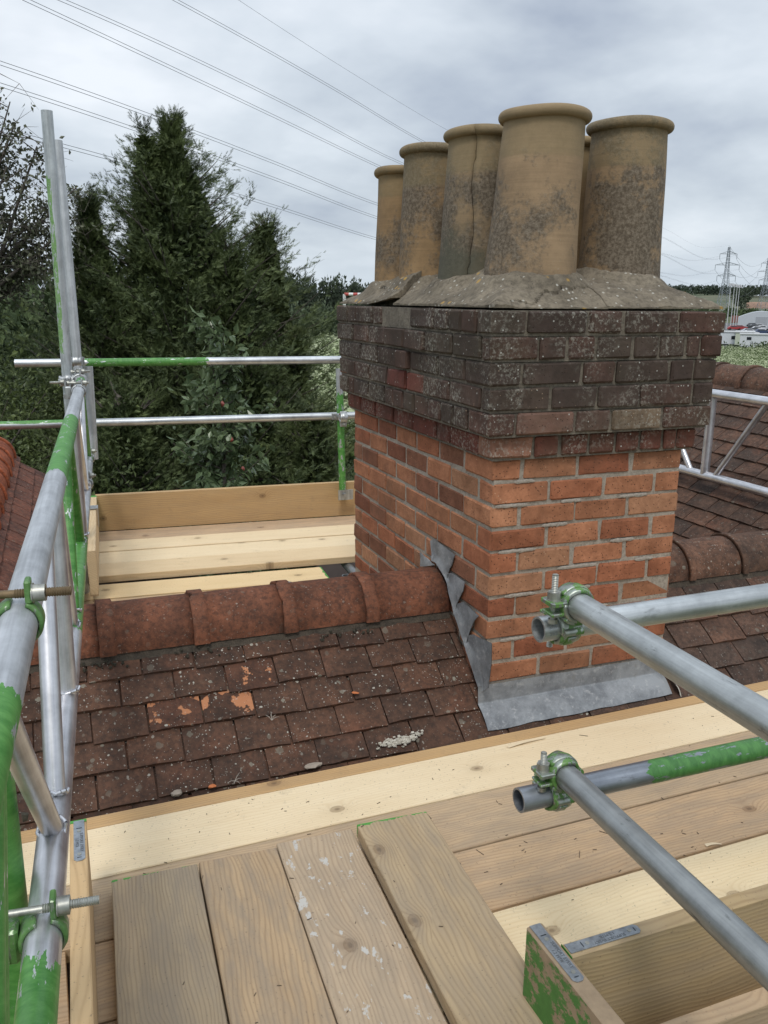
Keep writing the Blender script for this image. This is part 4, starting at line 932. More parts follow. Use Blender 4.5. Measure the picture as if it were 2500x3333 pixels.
for k in range(6, 0, -1):
    z0 = TOPO + (6 - k) * CH + .0045; z1 = z0 + CH - .0105; ov = OV[k]
    X0, X1, Y0, Y1 = -ov + .012, W_ + ov, -ov + .012, D_ + ov
    xs = [X0] + FD[k] + [X1]; ys = [Y0] + sorted([y for y in LD[k] if y < Y1 - .06 and y > Y0 + .05]) + [Y1]
    for i in range(len(xs) - 1):
        c_ = DARK[rnd.randrange(5)]
        if k == 6: c_ = (0.15, 0.05, 0.035) if i else (0.30, 0.15, 0.10)
        if k == 5 and i == 3: c_ = (0.19, 0.14, 0.095)
        if k == 5 and i == 1: c_ = (0.17, 0.095, 0.072)
        y1 = ys[1] - J if i == 0 else Y0 + .10
        brick(xs[i] + (0 if i == 0 else J), xs[i + 1] - (0 if i == len(xs) - 2 else J), Y0, y1, z0, z1, M_brick_dark, c_)
    for i in range(1, len(ys) - 1):
        c_ = DARK[rnd.randrange(5)]; pr = 0.0
        if k == 6: c_ = (0.16, 0.048, 0.034)
        ym = (ys[i] + ys[i + 1]) / 2
        if k in (2, 3) and .5 < ym < .75: pr = .010
        if k == 4 and .45 < ym < .75: c_ = (0.16, 0.05, 0.038)
        if k == 1 and .6 < ym < .9: pr = -.012; c_ = (0.19, 0.085, 0.06)
        brick(X0 - pr, X0 + .10, ys[i] + J, ys[i + 1] - (0 if i == len(ys) - 2 else J), z0, z1, M_brick_dark, c_, 0.0025)
    far_faces(X0, X1, Y0, Y1, z0, z1, k % 2, .22)
    core_d.box((X0 + .009, Y0 + .009, z0 - .0075), (X1 - .009, Y1 - .009, z1 + .003 - (.002 if k % 2 else 0)))
link('mortar_joints', core.mesh('mortar_joints', M_mortar), chim); link('mortar_joints', core_d.mesh('mortar_joints', M_mortar_dark), chim)
fo = link('brickwork', rest.mesh('brickwork', M_brick), chim, None, None, (.3, .12, .06)); fo['kind'] = 'stuff'
# smears of fresh pointing, proud of the brick face
for (x, z, l) in ((.115, .675, .0), (.30, .60, 0), (.24, .52, .1), (.10, .44, .14), (.34, .365, .16), (.12, .285, .12), (.42, .205, .12), (.10, .13, .10), (.36, .285, .08), (.52, .44, .1), (.62, .36, .08), (.07, .60, .12), (.55, .60, .12)):
    l = max(l, .08); zz = TOPO - round((TOPO - z) / CH) * CH
    n = 10
    def fn(u, v, x=x, l=l, zz=zz):
        e = math.sin(math.pi * min(1, max(0, u))) ** .15
        return (x + (u - .5) * l, -.0016 - .0022 * math.sin(math.pi * v) * e, zz + (v - .5) * .0125 * (e * .5 + .5) + .0035 * mnoise.noise(Vector((u * 9, x * 30, v * 2))))
    b = MB(); vs, fs = grid(n, 3, fn); b.add(vs, fs, True); link('pointing', b.mesh('pointing', M_point), chim)

# flaunching
ZT = TOPO + 6 * CH + .002
POTS = [  # x, y, base z, height, base radius, top radius, lean x, lean y
    (.215, .215, .040, .578, .158, .131, .036, .0), (.618, .275, .040, .585, .148, .129, .012, .01), (.192, .545, .030, .583, .154, .130, .016, .01),
    (.186, .935, .025, .587, .148, .128, .0, .0), (.187, 1.235, .015, .555, .145, .126, .0, .0), (.590, .615, .035, .578, .148, .129, 0, 0)]
def fl_h(x, y):
    X0, X1, Y0, Y1 = -OV[1] + .027, W_ + OV[1] - .01, -OV[1] + .03, D_ + OV[1] - .02
    d = min(x - X0, X1 - x, y - Y0, Y1 - y)
    h = 0.100 * (1 - math.exp(-max(d, 0) / .12)) + sum(.035 * math.exp(-(max(0, math.hypot(x - p[0], y - p[1]) - p[4]) / .035) ** 2) for p in POTS[:6])
    n = mnoise.fractal(Vector((x * 9, y * 9, 2)), 0.7, 2.0, 4)
    return .006 + h + .006 * n + .003 * mnoise.noise(Vector((x * 60, y * 60, 0)))
def cracked(x, y):
    """width of the two cracks that split the mortar into slabs"""
    c1 = y - (-.012 + .30 * (x - .12) + .035 * mnoise.noise(Vector((x * 16, 1, 0)))) if x > .02 and x < .36 else 1
    c2 = y - (.80 + .35 * x + .03 * mnoise.noise(Vector((x * 16, 5, 0))))
    return c1, c2
def slab(cond, name, dz=lambda x, y: 0.0):
    nx, ny = 110, 190; X0, X1, Y0, Y1 = -OV[1] + .024, W_ + OV[1] - .008, -OV[1] + .024, D_ + OV[1] - .012
    pos = {}; vs = []; fs = []
    def P(i, j):
        if (i, j) in pos: return pos[(i, j)]
        x = X0 + (X1 - X0) * i / nx; y = Y0 + (Y1 - Y0) * j / ny
        e = .010 * mnoise.noise(Vector((x * 13 if j in (0, ny) else 0, y * 13 if i in (0, nx) else 0, 7)))
        xx = x + (e if i in (0, nx) else 0); yy = y + (e if j in (0, ny) else 0)
        pos[(i, j)] = len(vs); vs.append((xx, yy, ZT + fl_h(x, y) + dz(x, y))); return pos[(i, j)]
    for i in range(nx):
        for j in range(ny):
            x = X0 + (X1 - X0) * (i + .5) / nx; y = Y0 + (Y1 - Y0) * (j + .5) / ny
            if cond(x, y): fs.append((P(i, j), P(i + 1, j), P(i + 1, j + 1), P(i, j + 1)))
    me = bpy.data.meshes.new(name); bm = bmesh.new(); bv = [bm.verts.new(v) for v in vs]
    for f in fs: bm.faces.new([bv[i] for i in f])
    r = bmesh.ops.extrude_face_region(bm, geom=bm.faces[:]); nv = [g for g in r['geom'] if isinstance(g, bmesh.types.BMVert)]
    # the extruded copy becomes the top; the old faces, the underside
    for v in bv:
        v.co.z = max(ZT + .0005 + (dz(v.co.x, v.co.y)), v.co.z - .03)
    bmesh.ops.recalc_face_normals(bm, faces=bm.faces[:]); bm.to_mesh(me); bm.free(); me.materials.append(M_flaunch)
    for p in me.polygons: p.use_smooth = abs(p.normal.z) > .35
    return link(name, me, chim)
slab(lambda x, y: cracked(x, y)[0] > .0015 and cracked(x, y)[1] < -.004, 'flaunching_slab')
slab(lambda x, y: cracked(x, y)[0] < -.0015, 'flaunching_slab', lambda x, y: -.002)
slab(lambda x, y: cracked(x, y)[1] > .004, 'flaunching_slab', lambda x, y: .028 * max(0, 1 - max(0, cracked(x, y)[1]) / .30) * max(0, 1 - max(0, x - .0) / .35))
b = MB(); b.box((.03, .03, ZT - .004), (W_ - .03, D_ - .03, ZT + .03)); link('mortar_bed', b.mesh('mortar_bed', M_flaunch), chim)

POTM = [pot_mat('buff_clay_pot_a', 1.3, .43, .53, (.30, .205, .118)), pot_mat('buff_clay_pot_b', 7.7, .44, .52, (.29, .198, .112), zsoot=.6), pot_mat('greened_clay_pot', 3.1, .50, .62, (.27, .19, .108), green=.20),
        pot_mat('buff_clay_pot_d', 11.2, .42, .53, (.30, .192, .095)), pot_mat('buff_clay_pot_e', 5.6, .42, .54, (.285, .182, .09)), pot_mat('buff_clay_pot_f', 9.9, .54, .66, (.30, .20, .10))]
POTL = ['buff chimney pot at the near left corner, tallest in view', 'buff chimney pot with heavy dark soot patches, rightmost', 'cracked chimney pot with green stained base, third back on the left row',
        'buff chimney pot between the cracked pot and the leftmost pot', 'leftmost and farthest chimney pot at the end of the row', 'chimney pot almost hidden between the two front pots']
def pot(i):
    x, y, zb, h, rb, rt_, lx, ly = POTS[i]; NA = 72
    base = Vector((x, y, ZT + zb - .02)); o = empty('chimney_pot', base, POTL[i], 'chimney pot', 'clay chimney pots on the stack')
    H = h + .02; prof = []   # radius, z going up the outside, over the rim roll and down the bore
    for k in range(25): f = k / 24; prof.append((rb + (rt_ - rb) * (f ** .9) + .001 * math.sin(f * 9 + i), f * (H - .043)))
    nb = len(prof)
    for k in range(11):
        a = -math.pi / 2 + math.pi * k / 10 * 1.08; prof.append((rt_ + .002 + .0175 * math.cos(a) , H - .021 + .018 * math.sin(a)))
    for k in range(9): prof.append((rt_ - .022, H - .012 - (H * .6) * k / 8))
    crack = (i == 2); ths = [2 * math.pi * k / NA for k in range(NA)]
    th_c = math.radians(229)
    if crack:
        kc = min(range(NA), key=lambda k: abs(ths[k] - th_c))
    V = []; F = []; n = len(prof)
    for j, (r_, z) in enumerate(prof):
        tz = th_c + .16 * mnoise.noise(Vector((z * 6, 2.2, 0))) + .05 * mnoise.noise(Vector((z * 38, 4.0, 0)))
        for k in range(NA):
            a = ths[k]; rr = r_
            if crack and j < nb + 10 and z > .06:
                wdt = .005 + .009 * abs(mnoise.noise(Vector((z * 30, 9, 0))))
                if k == kc - 1: a = tz - wdt
                if k == kc: a = tz; rr = r_ - .030
                if k == kc + 1: a = tz + wdt
            fz = z / H
            V.append((rr * math.cos(a) + lx * fz, rr * math.sin(a) + ly * fz, z + .0015 * math.sin(3 * a + i)))
    for j in range(n - 1):
        for k in range(NA): F.append((j * NA + k, j * NA + (k + 1) % NA, (j + 1) * NA + (k + 1) % NA, (j + 1) * NA + k))
    def part(j0, j1, name):
        vs = V[j0 * NA:(j1 + 1) * NA]; fs = [tuple(q - j0 * NA for q in f) for f in F[j0 * NA:j1 * NA]]
        b = MB(); b.add(vs, fs, True)
        if crack and name == 'barrel':
            for q in range(len(fs)):
                if q % NA in (kc - 1, kc): b.sm[q] = False
        me = b.mesh(name, POTM[i]); return link(name, me, o, Matrix.Translation(base))
    part(0, nb, 'barrel'); part(nb, n - 1, 'rim')
for i in range(6): pot(i)

# ================================================================== MAIN ROOF
T_ = .80; PA = math.atan(T_); RY, RZ = 0.397, 0.182; SX = .1655
def roofz(y): return -.074 + T_ * y
house = empty('tiled_roof', (0, RY, RZ), 'brown lichened plain tile roof with red ridge running into the chimney', 'roof')
def bm_tile(w_=SX - .0055, L=.20, th=.015, m=None, seed=0):
    g = random.Random(seed); b = MB(); n = 4; m_ = 4
    top = []; 
    for j in range(m_ + 1):
        for i in range(n + 1):
            x = -w_ / 2 + w_ * i / n; y = L * j / m_
            if j == 0: y += g.uniform(-.0018, .0018)
            z = .003 * (1 - (2 * i / n - 1) ** 2) + g.uniform(-.0006, .0006) - (.002 if j == 0 else 0)
            top.append((x, y, z))
    k = len(top); vs = top + [(x, y, z - th) for x, y, z in top]
    I = lambda i, j: j * (n + 1) + i; fs = []
    for j in range(m_):
        for i in range(n): fs.append((I(i, j), I(i + 1, j), I(i + 1, j + 1), I(i, j + 1)))
    for i in range(n): fs.append((I(i + 1, 0), I(i, 0), k + I(i, 0), k + I(i + 1, 0)))
    for j in range(m_): fs.append((I(0, j), I(0, j + 1), k + I(0, j + 1), k + I(0, j))); fs.append((I(n, j + 1), I(n, j), k + I(n, j), k + I(n, j + 1)))
    b.add(vs, fs); return b.mesh('tile', m)
TM = {m: [bm_tile(m=m, seed=s) for s in range(5)] for m in (M_tile, M_tile_r, M_tile_l, M_tile_sp)}
def tile(x, y0, ang, parent, m, M0=Matrix.Identity(4), lift=0.0, base=None):
    """tail edge centre at (x, y0) on the slope of pitch ang"""
    z = base(y0) + lift
    Mx = M0 @ Matrix.Translation((x, y0, z)) @ Matrix.Rotation(ang - R(7.6) + rnd.uniform(-.012, .012), 4, 'X') @ Matrix.Rotation(rnd.uniform(-.018, .018), 4, 'Z') @ Matrix.Rotation(rnd.uniform(-.012, .012), 4, 'Y')
    return link('tile', TM[m][rnd.randrange(5)], parent, Mx)
SPALL = {(0, -.777): 1, (1, -1.034): 1, (1, -.87): 1}
cut = {'L': -.030, 'R': .765}
for k in range(7):
    y0 = .222 - .080 * k; ph = -1.187 if k % 2 == 1 else -1.113
    for j in range(-4, 22):
        xc = ph + SX * j + SX / 2 + .004 * mnoise.noise(Vector((k * 3.1, j * 1.7, 0)))
        if xc < -1.85 or xc > 2.35: continue
        if -.10 < xc < .82: 
            if k < 3: continue
        m = M_tile if xc < .4 else M_tile_r
        for (kk, xx) in SPALL:
            if kk + 1 == k and abs(xx - xc) < .08: m = M_tile_sp
        if (k == 4 and abs(xc + .43) < .08) : lift = -.004
        else: lift = 0
        o = tile(xc, y0 + rnd.uniform(-.006, .006), PA, house, m, base=lambda y: roofz(y) + .016, lift=lift)
# cut tiles against the stack (narrower)
for k in range(3):
    y0 = .222 - .080 * k
    x0 = {0: -.119, 1: -.028, 2: -.119}[k]
    x1 = -.003
    Mx = Matrix.Translation(((x0 + x1) / 2, y0, roofz(y0) + .012)) @ Matrix.Rotation(PA - R(6.3), 4, 'X') @ Matrix.Diagonal(((x1 - x0) / (SX - .004), 1, 1, 1))
    link('tile', TM[M_tile][k], house, Mx)
# slopes beneath: underlay below the tiles and the courses below the platform, joined
b = MB(); NXT = 0
for k in range(7, 22):
    y0 = .222 - .080 * k
    for j in range(-5, 24):
        xc = (-1.187 if k % 2 else -1.113) + SX * j + SX / 2
        Mx = Matrix.Translation((xc, y0, roofz(y0) + .012)) @ Matrix.Rotation(PA - R(6.3), 4, 'X'); b.box((-SX / 2 + .002, 0, -.012), (SX / 2 - .002, .19, 0), Mx)
q = link('tile_courses', b.mesh('tile_courses', M_tile), house); q['kind'] = 'stuff'
b = MB(); b.add([(-2.2, RY, roofz(RY) - .02), (3.4, RY, roofz(RY) - .02), (3.4, -2.2, roofz(-2.2) - .03), (-2.2, -2.2, roofz(-2.2) - .03), (-2.2, 1.6, roofz(RY) - .02 - T_ * 1.295), (3.4, 1.6, roofz(RY) - .02 - T_ * 1.295)], [(0, 1, 2, 3)[::-1], (0, 4, 5, 1)[::-1]])
link('underlay', b.mesh('underlay', simple('roof_underlay', (.03, .028, .026), .9)), house)
b = MB()
for k in range(12):
    y0 = RY + .12 + .080 * k
    for j in range(-6, 18):
        xc = SX * j + (SX / 2 if k % 2 else 0) + .9
        if -.06 < xc < .82 : continue
        Mx = Matrix.Translation((xc, y0 + .0, roofz(RY) + .012 - T_ * (y0 - RY))) @ Matrix.Rotation(-(PA - R(6.3)), 4, 'X'); b.box((-SX / 2 + .002, -.19, -.012), (SX / 2 - .002, 0, 0), Mx)
q = link('tile_courses', b.mesh('tile_courses', M_tile_r), house); q['kind'] = 'stuff'
b = MB(); b.box((-2.1, -2.0, GZ), (3.3, -1.7, -1.35)); b.box((-2.1, 1.5, GZ), (3.3, 1.6, -.62)); link('wall', b.mesh('wall', M_brick), house, None, None, (.4, .15, .06))

def ridge_tile(x0, x1, collar, m, seed, chip=0.0, Rr=.122, Mw=Matrix.Identity(4), parent=None, yc=RY, zc=RZ):
    """half-round ridge tile with a raised collar at the x0 end (collar = its width) """
    b = MB(); n = 22; g = random.Random(seed)
    xs = [x0, x0 + .001] + [x0 + collar * f for f in (.25, .5, .75, .98)] + [x0 + collar + .004] + [x0 + collar + (x1 - x0 - collar) * f for f in (.25, .5, .75, 1.0)]
    rows = []
    for i, x in enumerate(xs):
        rr = Rr + (.011 if (collar and 1 <= i <= 5) else 0) + (.007 if collar and i == 0 else 0); row = []
        for k in range(n + 1):
            a = math.pi * (k / n) * 1.04 - .02 * math.pi; xx = x
            if chip and i <= 1:
                c_ = mnoise.noise(Vector((a * 3.2, seed * 2.3, 0))); xx += max(0, c_) * chip
            rw = rr + .0012 * mnoise.noise(Vector((x * 20, a * 4, seed)))
            row.append((xx, yc - rw * math.cos(a), zc + rw * math.sin(a)))
        rows.append(row)
    inner = [[(p[0], yc + (p[1] - yc) * .86, zc + (p[2] - zc) * .86) for p in row] for row in (rows[0], rows[-1])]
    vs = [p for row in rows for p in row] + [p for row in inner for p in row]; m1 = n + 1; R_ = len(rows); fs = []
    for i in range(R_ - 1):
        for k in range(n): fs.append((i * m1 + k, (i + 1) * m1 + k, (i + 1) * m1 + k + 1, i * m1 + k + 1))
    sm = len(fs); e0 = R_ * m1; e1 = e0 + m1
    for k in range(n):
        fs.append((k, k + 1, e0 + k + 1, e0 + k)); fs.append(((R_ - 1) * m1 + k + 1, (R_ - 1) * m1 + k, e1 + k, e1 + k + 1)); fs.append((e0 + k, e0 + k + 1, e1 + k + 1, e1 + k))
    for q in (0, n):
        for i in range(R_ - 1): pass
    b.add([tuple(Mw @ Vector(p)) for p in vs], fs, True); me = b.mesh('ridge_tile', m)
    o = link('ridge_tile', me, parent)
    return o
RX = [-1.535, -1.237, -.939, -.636, -.337]
for i, x in enumerate(RX):
    x1 = (RX + [-.012])[i + 1] + .004
    ridge_tile(x, x1 if i < 4 else -.012, .050, M_ridge, i + 1, chip=(.03 if i in (2, 3) else .006), parent=house)
ridge_tile(-1.9, -1.533, .05, M_ridge, 9, parent=house)
for i, (a, c_) in enumerate(((.75, .80), (.80, 1.076), (1.076, 1.351), (1.351, 1.63), (1.63, 1.91), (1.91, 2.34))):
    ridge_tile(a, c_ - .004, .03 if i else 0, M_ridge_r, 20 + i, chip=.008, Rr=.122, parent=house)
# mortar bedding under the ridge; moss and ridge tile shadow painted into its colour
b = MB()
for s in (-1,):
    for (xa, xb) in ((-1.9, -.01), (.76, 2.34)):
        def fn(u, v, xa=xa, xb=xb):
            x = xa + (xb - xa) * u; n_ = mnoise.fractal(Vector((x * 22, v * 3, 1)), .8, 2, 3)
            yy = RY - .112 - .016 * v - .004 * n_; return (x, yy, roofz(yy) + .008 + .018 * (1 - v) + .006 * n_)
        vs, fs = grid(160, 4, fn); b.add(vs, fs, True)
link('ridge_mortar', b.mesh('ridge_mortar', rough_stone('mossy_shaded_ridge_mortar', (.035, .028, .021), (.10, .078, .055), 30)), house)

# ------------------------------------------------------------------ wings
def wing(label, xr, zr, side, y_near, y_far, rows, m, mr, low, name='tiled_roof'):
    """roof whose ridge runs along Y at x = xr; side +1 faces +X, -1 faces -X"""
    o = empty(name, (xr, (y_near + y_far) / 2, zr), label, 'roof'); cnt = 0
    # local frame: local x along world Y, local y up the slope towards the ridge
    if side < 0: M0 = Matrix(((0, 1, 0, xr), (-1, 0, 0, 0), (0, 0, 1, zr), (0, 0, 0, 1)))
    else: M0 = Matrix(((0, -1, 0, xr), (1, 0, 0, 0), (0, 0, 1, zr), (0, 0, 0, 1)))
    jn = MB()
    for k in range(rows):
        ly = -.125 - .0775 * (k + .35); nn_ = int((y_far - y_near) / SX) + 1
        for j in range(nn_):
            lw = y_near + SX * (j + (.5 if k % 2 else 0)); lx = -lw if side < 0 else lw
            if lw > y_far: continue
            if low(M0 @ Vector((lx, ly, T_ * ly))) : continue
            if cnt < 296: tile(lx, ly, PA, o, m, M0, 0, lambda y: T_ * y + .012); cnt += 1
            else:
                Mx = M0 @ Matrix.Translation((lx, ly, T_ * ly + .012)) @ Matrix.Rotation(PA - R(6.3), 4, 'X'); jn.box((-SX / 2 + .002, 0, -.012), (SX / 2 - .002, .19, 0), Mx)
    if jn.v: q = link('tile_courses', jn.mesh('tile_courses', m), o); q['kind'] = 'stuff'
    b = MB(); L = 4.5 if side < 0 else .43
    for lx_, s in ((1, 1), (-1, -1)):
        d = Vector((-side * 0 + (1 if s > 0 else -1), 0, 0)); b.add([(xr, y_near - .1, zr - .02), (xr, y_far, zr - .02), (xr + d.x * L, y_far, zr - .02 - T_ * L), (xr + d.x * L, y_near - .1, zr - .02 - T_ * L)], [(0, 1, 2, 3) if s > 0 else (3, 2, 1, 0)])
    L = 4.5; b.add([(xr, y_far - .01, zr - .03), (xr - L, y_far - .01, zr - T_ * L), (xr - L, y_far - .01, GZ), (xr + L, y_far - .01, GZ), (xr + L, y_far - .01, zr - T_ * L)], [(0, 1, 2, 3, 4)])
    link('underlay', b.mesh('underlay', simple('dark_underlay', (.05, .035, .028), .9)), o)
    # other slope joined
    b = MB()
    for k in range(10):
        for j in range(int((y_far - y_near) / SX)):
            ly = .125 + .0775 * k; lw = y_near + SX * (j + (.5 if k % 2 else 0)); lx = -lw if side < 0 else lw
            Mx = M0 @ Matrix.Translation((lx, ly, -T_ * ly + .012)) @ Matrix.Rotation(-(PA - R(6.3)), 4, 'X'); b.box((-SX / 2 + .002, -.19, -.012), (SX / 2 - .002, 0, 0), Mx)
    q = link('tile_courses', b.mesh('tile_courses', m), o); q['kind'] = 'stuff'
    Mr = Matrix(((0, -1, 0, xr), (1, 0, 0, 0), (0, 0, 1, zr), (0, 0, 0, 1))); y = y_near; i = 0
    while y < y_far - .05:
        y1 = min(y + .29, y_far); ridge_tile(y, y1 - .004, .04, mr, 40 + i, chip=.01, parent=o, Mw=Mr, yc=0, zc=-.085); y += .29; i += 1
    return o
wing('dark brown tiled roof slope rising to a ridge right of the chimney', 2.79, .452 + T_ * (2.79 - 2.28), -1, .35, 4.2, 17, M_tile_r, M_ridge_r, lambda p: p.x < 1.55 or (p.y < 1.0 and p.z < .335 - T_ * (p.y - RY) - .1))
wing('red brown tiled roof with bright red ridge tiles at the far left', -1.70, .42, 1, .55, 3.25, 11, M_tile_l, M_ridge_l, lambda p: p.x > -1.27 or p.z < roofz(min(p.y, RY)) - max(0, p.y - RY) * T_ - .02)

# ------------------------------------------------------------------ lead flashing (parts of the chimney)
def crumple(p, a=.003, s=14): return Vector(p) + Vector((mnoise.noise(Vector(p) * s), mnoise.noise(Vector(p) * s + Vector((5, 0, 0))), mnoise.noise(Vector(p) * s + Vector((0, 7, 0))))) * a
steps = [  # each flag of stepped lead: top-left, top-right, bottom-right on the wall (y, z); foot from / to along the roof line (y)
    ((.475, .415), (.285, .335), (.355, .262), .47, .335), ((.345, .268), (.195, .212), (.245, .142), .36, .235), ((.235, .145), (.090, .085), (.135, .012), .26, .125), ((.128, .018), (-.012, -.01), (-.002, -.150), .15, -.05)]
# recompute the step corners from the photo tracks
for i, (tl, tr, br, f0, f1) in enumerate(steps):
    pass
def pxx(zx, zy, X):      # photo point (in the close-up frame) to the plane x = X, used once to take measurements
    px, py = 1150 + .3617 * zx, 1700 + .3617 * zy
    d = fw + r2 * ((px - 1250) / FPX) - u2 * ((py - 1666.5) / FPX); t = (X - CX) / d.x
    return Vector((CX, CY, CZ)) + d * t
outline = [[(690, 165), (725, 150), (915, 293), (885, 385), (850, 450)], [(835, 460), (880, 455), (1000, 535), (985, 620), (940, 705)], [(930, 735), (990, 715), (1125, 840), (1080, 900), (1035, 1010)], [(1015, 1020), (1080, 1010), (1245, 1092), (1240, 1260), (1215, 1490)]]
foot = [[(700, 345), (735, 360), (790, 440), (815, 490), (835, 540)], [(815, 470), (840, 560), (865, 680), (890, 760), (905, 830)], [(890, 760), (915, 850), (940, 930), (975, 1040), (1005, 1130)], [(985, 1060), (1020, 1180), (1060, 1300), (1090, 1400), (1140, 1530)]]
for k in range(4):
    Ui = [pxx(*p, -.008 - .002 * k) for p in outline[k]]; Fi = [pxx(*p, -.020) for p in foot[k]]
    def fn(u, v, Ui=Ui, Fi=Fi):
        s = u * 4; i = min(3, int(s)); f = s - i
        a = Ui[i].lerp(Ui[i + 1], f); c_ = Fi[i].lerp(Fi[i + 1], f)
        m_ = a.lerp(c_, .62); m_.x = -.012 + .002 * math.sin(u * 9)
        p = a.lerp(m_, v / .6) if v < .6 else m_.lerp(c_, (v - .6) / .4)
        q = crumple(p, .0016, 22); q.x = min(q.x, -.0065) - .010 * (u ** 3) * (v if v < .6 else 0); return tuple(q)
    b = MB(); vs, fs = grid(24, 16, fn); b.add(vs, fs, True)
    b.add([(v[0] + .0022, v[1], v[2]) for v in vs], [f[::-1] for f in fs], True)
    link('lead_step', b.mesh('lead_step', M_lead), chim)
def fn(u, v):
    x = -.028 + (W_ + .020) * u
    if v < .42: p = Vector((x, -.007 - .005 * (v / .42), .004 - .069 * v / .42))
    else:
        w_ = (v - .42) / .58; y = -.012 - (.078 - .009 * u + .003 * mnoise.noise(Vector((x * 11, 0, 0)))) * w_ ** 1.1
        p = Vector((x, y, roofz(y) + .022 + .006 * math.sin(math.pi * w_)))
    q = crumple(p, .0016, 17); q = crumple(q, .0012, 5); q.y = min(q.y, -.0055) if v < .42 else q.y; return tuple(q)
b = MB(); vs, fs = grid(90, 22, fn); b.add(vs, fs, True); b.add([(v[0], v[1] + .002, v[2] - .0022) for v in vs], [f[::-1] for f in fs], True); link('lead_apron', b.mesh('lead_apron', M_lead), chim)
# far-side flag peeping over the ridge, mortar fillet right of the stack, crumpled corner
b = MB(); A_ = [pxx(600, 265, -.010), pxx(690, 345, -.012), pxx(735, 385, -.020), pxx(605, 400, -.014)]
vs, fs = grid(8, 6, lambda u, v: tuple(crumple(A_[0].lerp(A_[1], u).lerp(A_[3].lerp(A_[2], u), v), .003, 30))); b.add(vs, fs, True); link('lead_step', b.mesh('lead_step', M_lead), chim)
b = MB()
def fn(u, v):
    y = -.09 + .42 * u; x = W_ + .002 + .03 * v + .008 * mnoise.noise(Vector((y * 25, v * 3, 0)))
    return (x, y, roofz(y) + .014 + .05 * (1 - v) ** 1.3 + .006 * mnoise.noise(Vector((y * 30, x * 30, 3))))
vs, fs = grid(40, 8, fn); b.add(vs, fs, True); link('mortar_fillet', b.mesh('mortar_fillet', M_white_mortar), chim)

# ================================================================== FRONT PLATFORM
DZ = -.100; TH = .038; A0 = R(1.2)
def boardM(p, ang, rx=0.0): return Matrix.Translation(p) @ Matrix.Rotation(ang, 4, 'Z') @ Matrix.Rotation(rx, 4, 'X')
def board(name, M, L, Wd, th, m, label=None, cat=None, group=None, color=(1, 1, 1), parent=None, bow=0.0):
    """box with X = length from 0, Y = width from 0, Z = thickness below 0; worn arrises"""
    b = MB(); n = 8
    b.box((0, 0, -th), (L, Wd, 0), ch=.0022, jit=.0006)
    o = link(name, b.mesh(name, m), parent, M, None, color)
    return tag(o, label, cat, group)
GB = 'scaffold boards of the front platform'
def row_board(ylo, yhi, x0, L, z, m, label, color=(1, 1, 1)):
    p = Vector((0, 0, 0)); c_, s_ = math.cos(A0), math.sin(A0)
    o_ = Vector((x0 * c_ , -.0 + x0 * s_ + ylo, z)); return board('scaffold_board', boardM(o_, A0), L, yhi - ylo, TH, m, label, 'scaffold board', GB, color)
row_board(-.431, -.2175, -2.3, 3.9, DZ, M_pale, 'pale new board with two nail heads, nearest the roof tiles', (1, 1, 1))
row_board(-.654, -.439, -2.2, 3.9, DZ, M_mid, 'brown board second from the roof tiles', (1.0, .98, .95))
row_board(-.884, -.662, -1.35, 3.9, DZ, M_mid, 'brown stained board third from the roof, with a long crack', (1.1, 1.02, .93))
row_board(-1.110, -.892, -1.25, 3.9, DZ, M_pale, 'pale board beneath the lower right toe board', (.97, .97, .93))
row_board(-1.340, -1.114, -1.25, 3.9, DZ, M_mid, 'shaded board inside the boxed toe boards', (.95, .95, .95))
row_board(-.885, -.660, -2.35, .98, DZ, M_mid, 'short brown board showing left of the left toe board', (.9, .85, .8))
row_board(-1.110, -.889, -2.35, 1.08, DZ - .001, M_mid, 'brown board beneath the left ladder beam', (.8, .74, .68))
row_board(-.2125, -.158, -2.2, 4.2, DZ - .001, M_warm, 'narrow golden timber edge between pale board and roof tiles', (1.05, 1.0, .95))
# nail heads on the pale board
b = MB()
for (x, y) in ((.262, -.315), (.43, -.362), (.25, -.36), (.66, -.30), (-.98, -.33)): b.tube((x, y + x * math.sin(A0), DZ - .002), (x, y + x * math.sin(A0), DZ + .0012), .0055, 12)
# boards lying crosswise
AY = R(90 - 2.1); c2 = Vector((math.sin(R(2.1)), math.cos(R(2.1)), 0))
def cross_board(xfar_l, yfar, wd, z, m, label, color=(1, 1, 1), L=2.0, th=.037, pitch=0.0):
    """far-left corner given; the board runs towards the camera"""
    near_l = Vector((xfar_l, yfar, z)) - c2 * L
    # X axis of the board along c2, Y axis to the left: put the origin at the near-right corner
    o_ = near_l + Vector((math.cos(R(2.1)), -math.sin(R(2.1)), 0)) * wd
    return board('scaffold_board', boardM(o_, AY), L, wd, th, m, label, 'scaffold board', GB, color)
M_g1 = wood('weathered_softwood_green_tip', (0.42, 0.325, 0.21), (0.20, 0.14, 0.085), 0.5, green_end=(1.997, 1), ringf=120)
cross_board(-1.267, -.532, .201, DZ + TH, M_g1, 'grey brown cross board at the left, split along its middle', (.93, .93, .92))
cross_board(-1.061, -.536, .1935, DZ + TH, M_grey, 'brown cross board second from the left toe board', (1.08, 1.0, .92))
M_g3 = wood('plaster_splashed_softwood', (0.47, 0.355, 0.235), (0.27, 0.19, 0.12), 0.35, paint=.95)
cross_board(-.864, -.527, .200, DZ + TH, M_g3, 'cross board splashed with white plaster and green paint')
M_g4 = wood('raised_softwood_green_edge', (0.43, 0.325, 0.205), (0.23, 0.16, 0.09), 0.4, green_end=(1.993, 1), ringf=80)
cross_board(-.661, -.566, .192, DZ + TH + .033, M_g4, 'raised cross board with knots and a green painted end', (1.0, .98, .92))
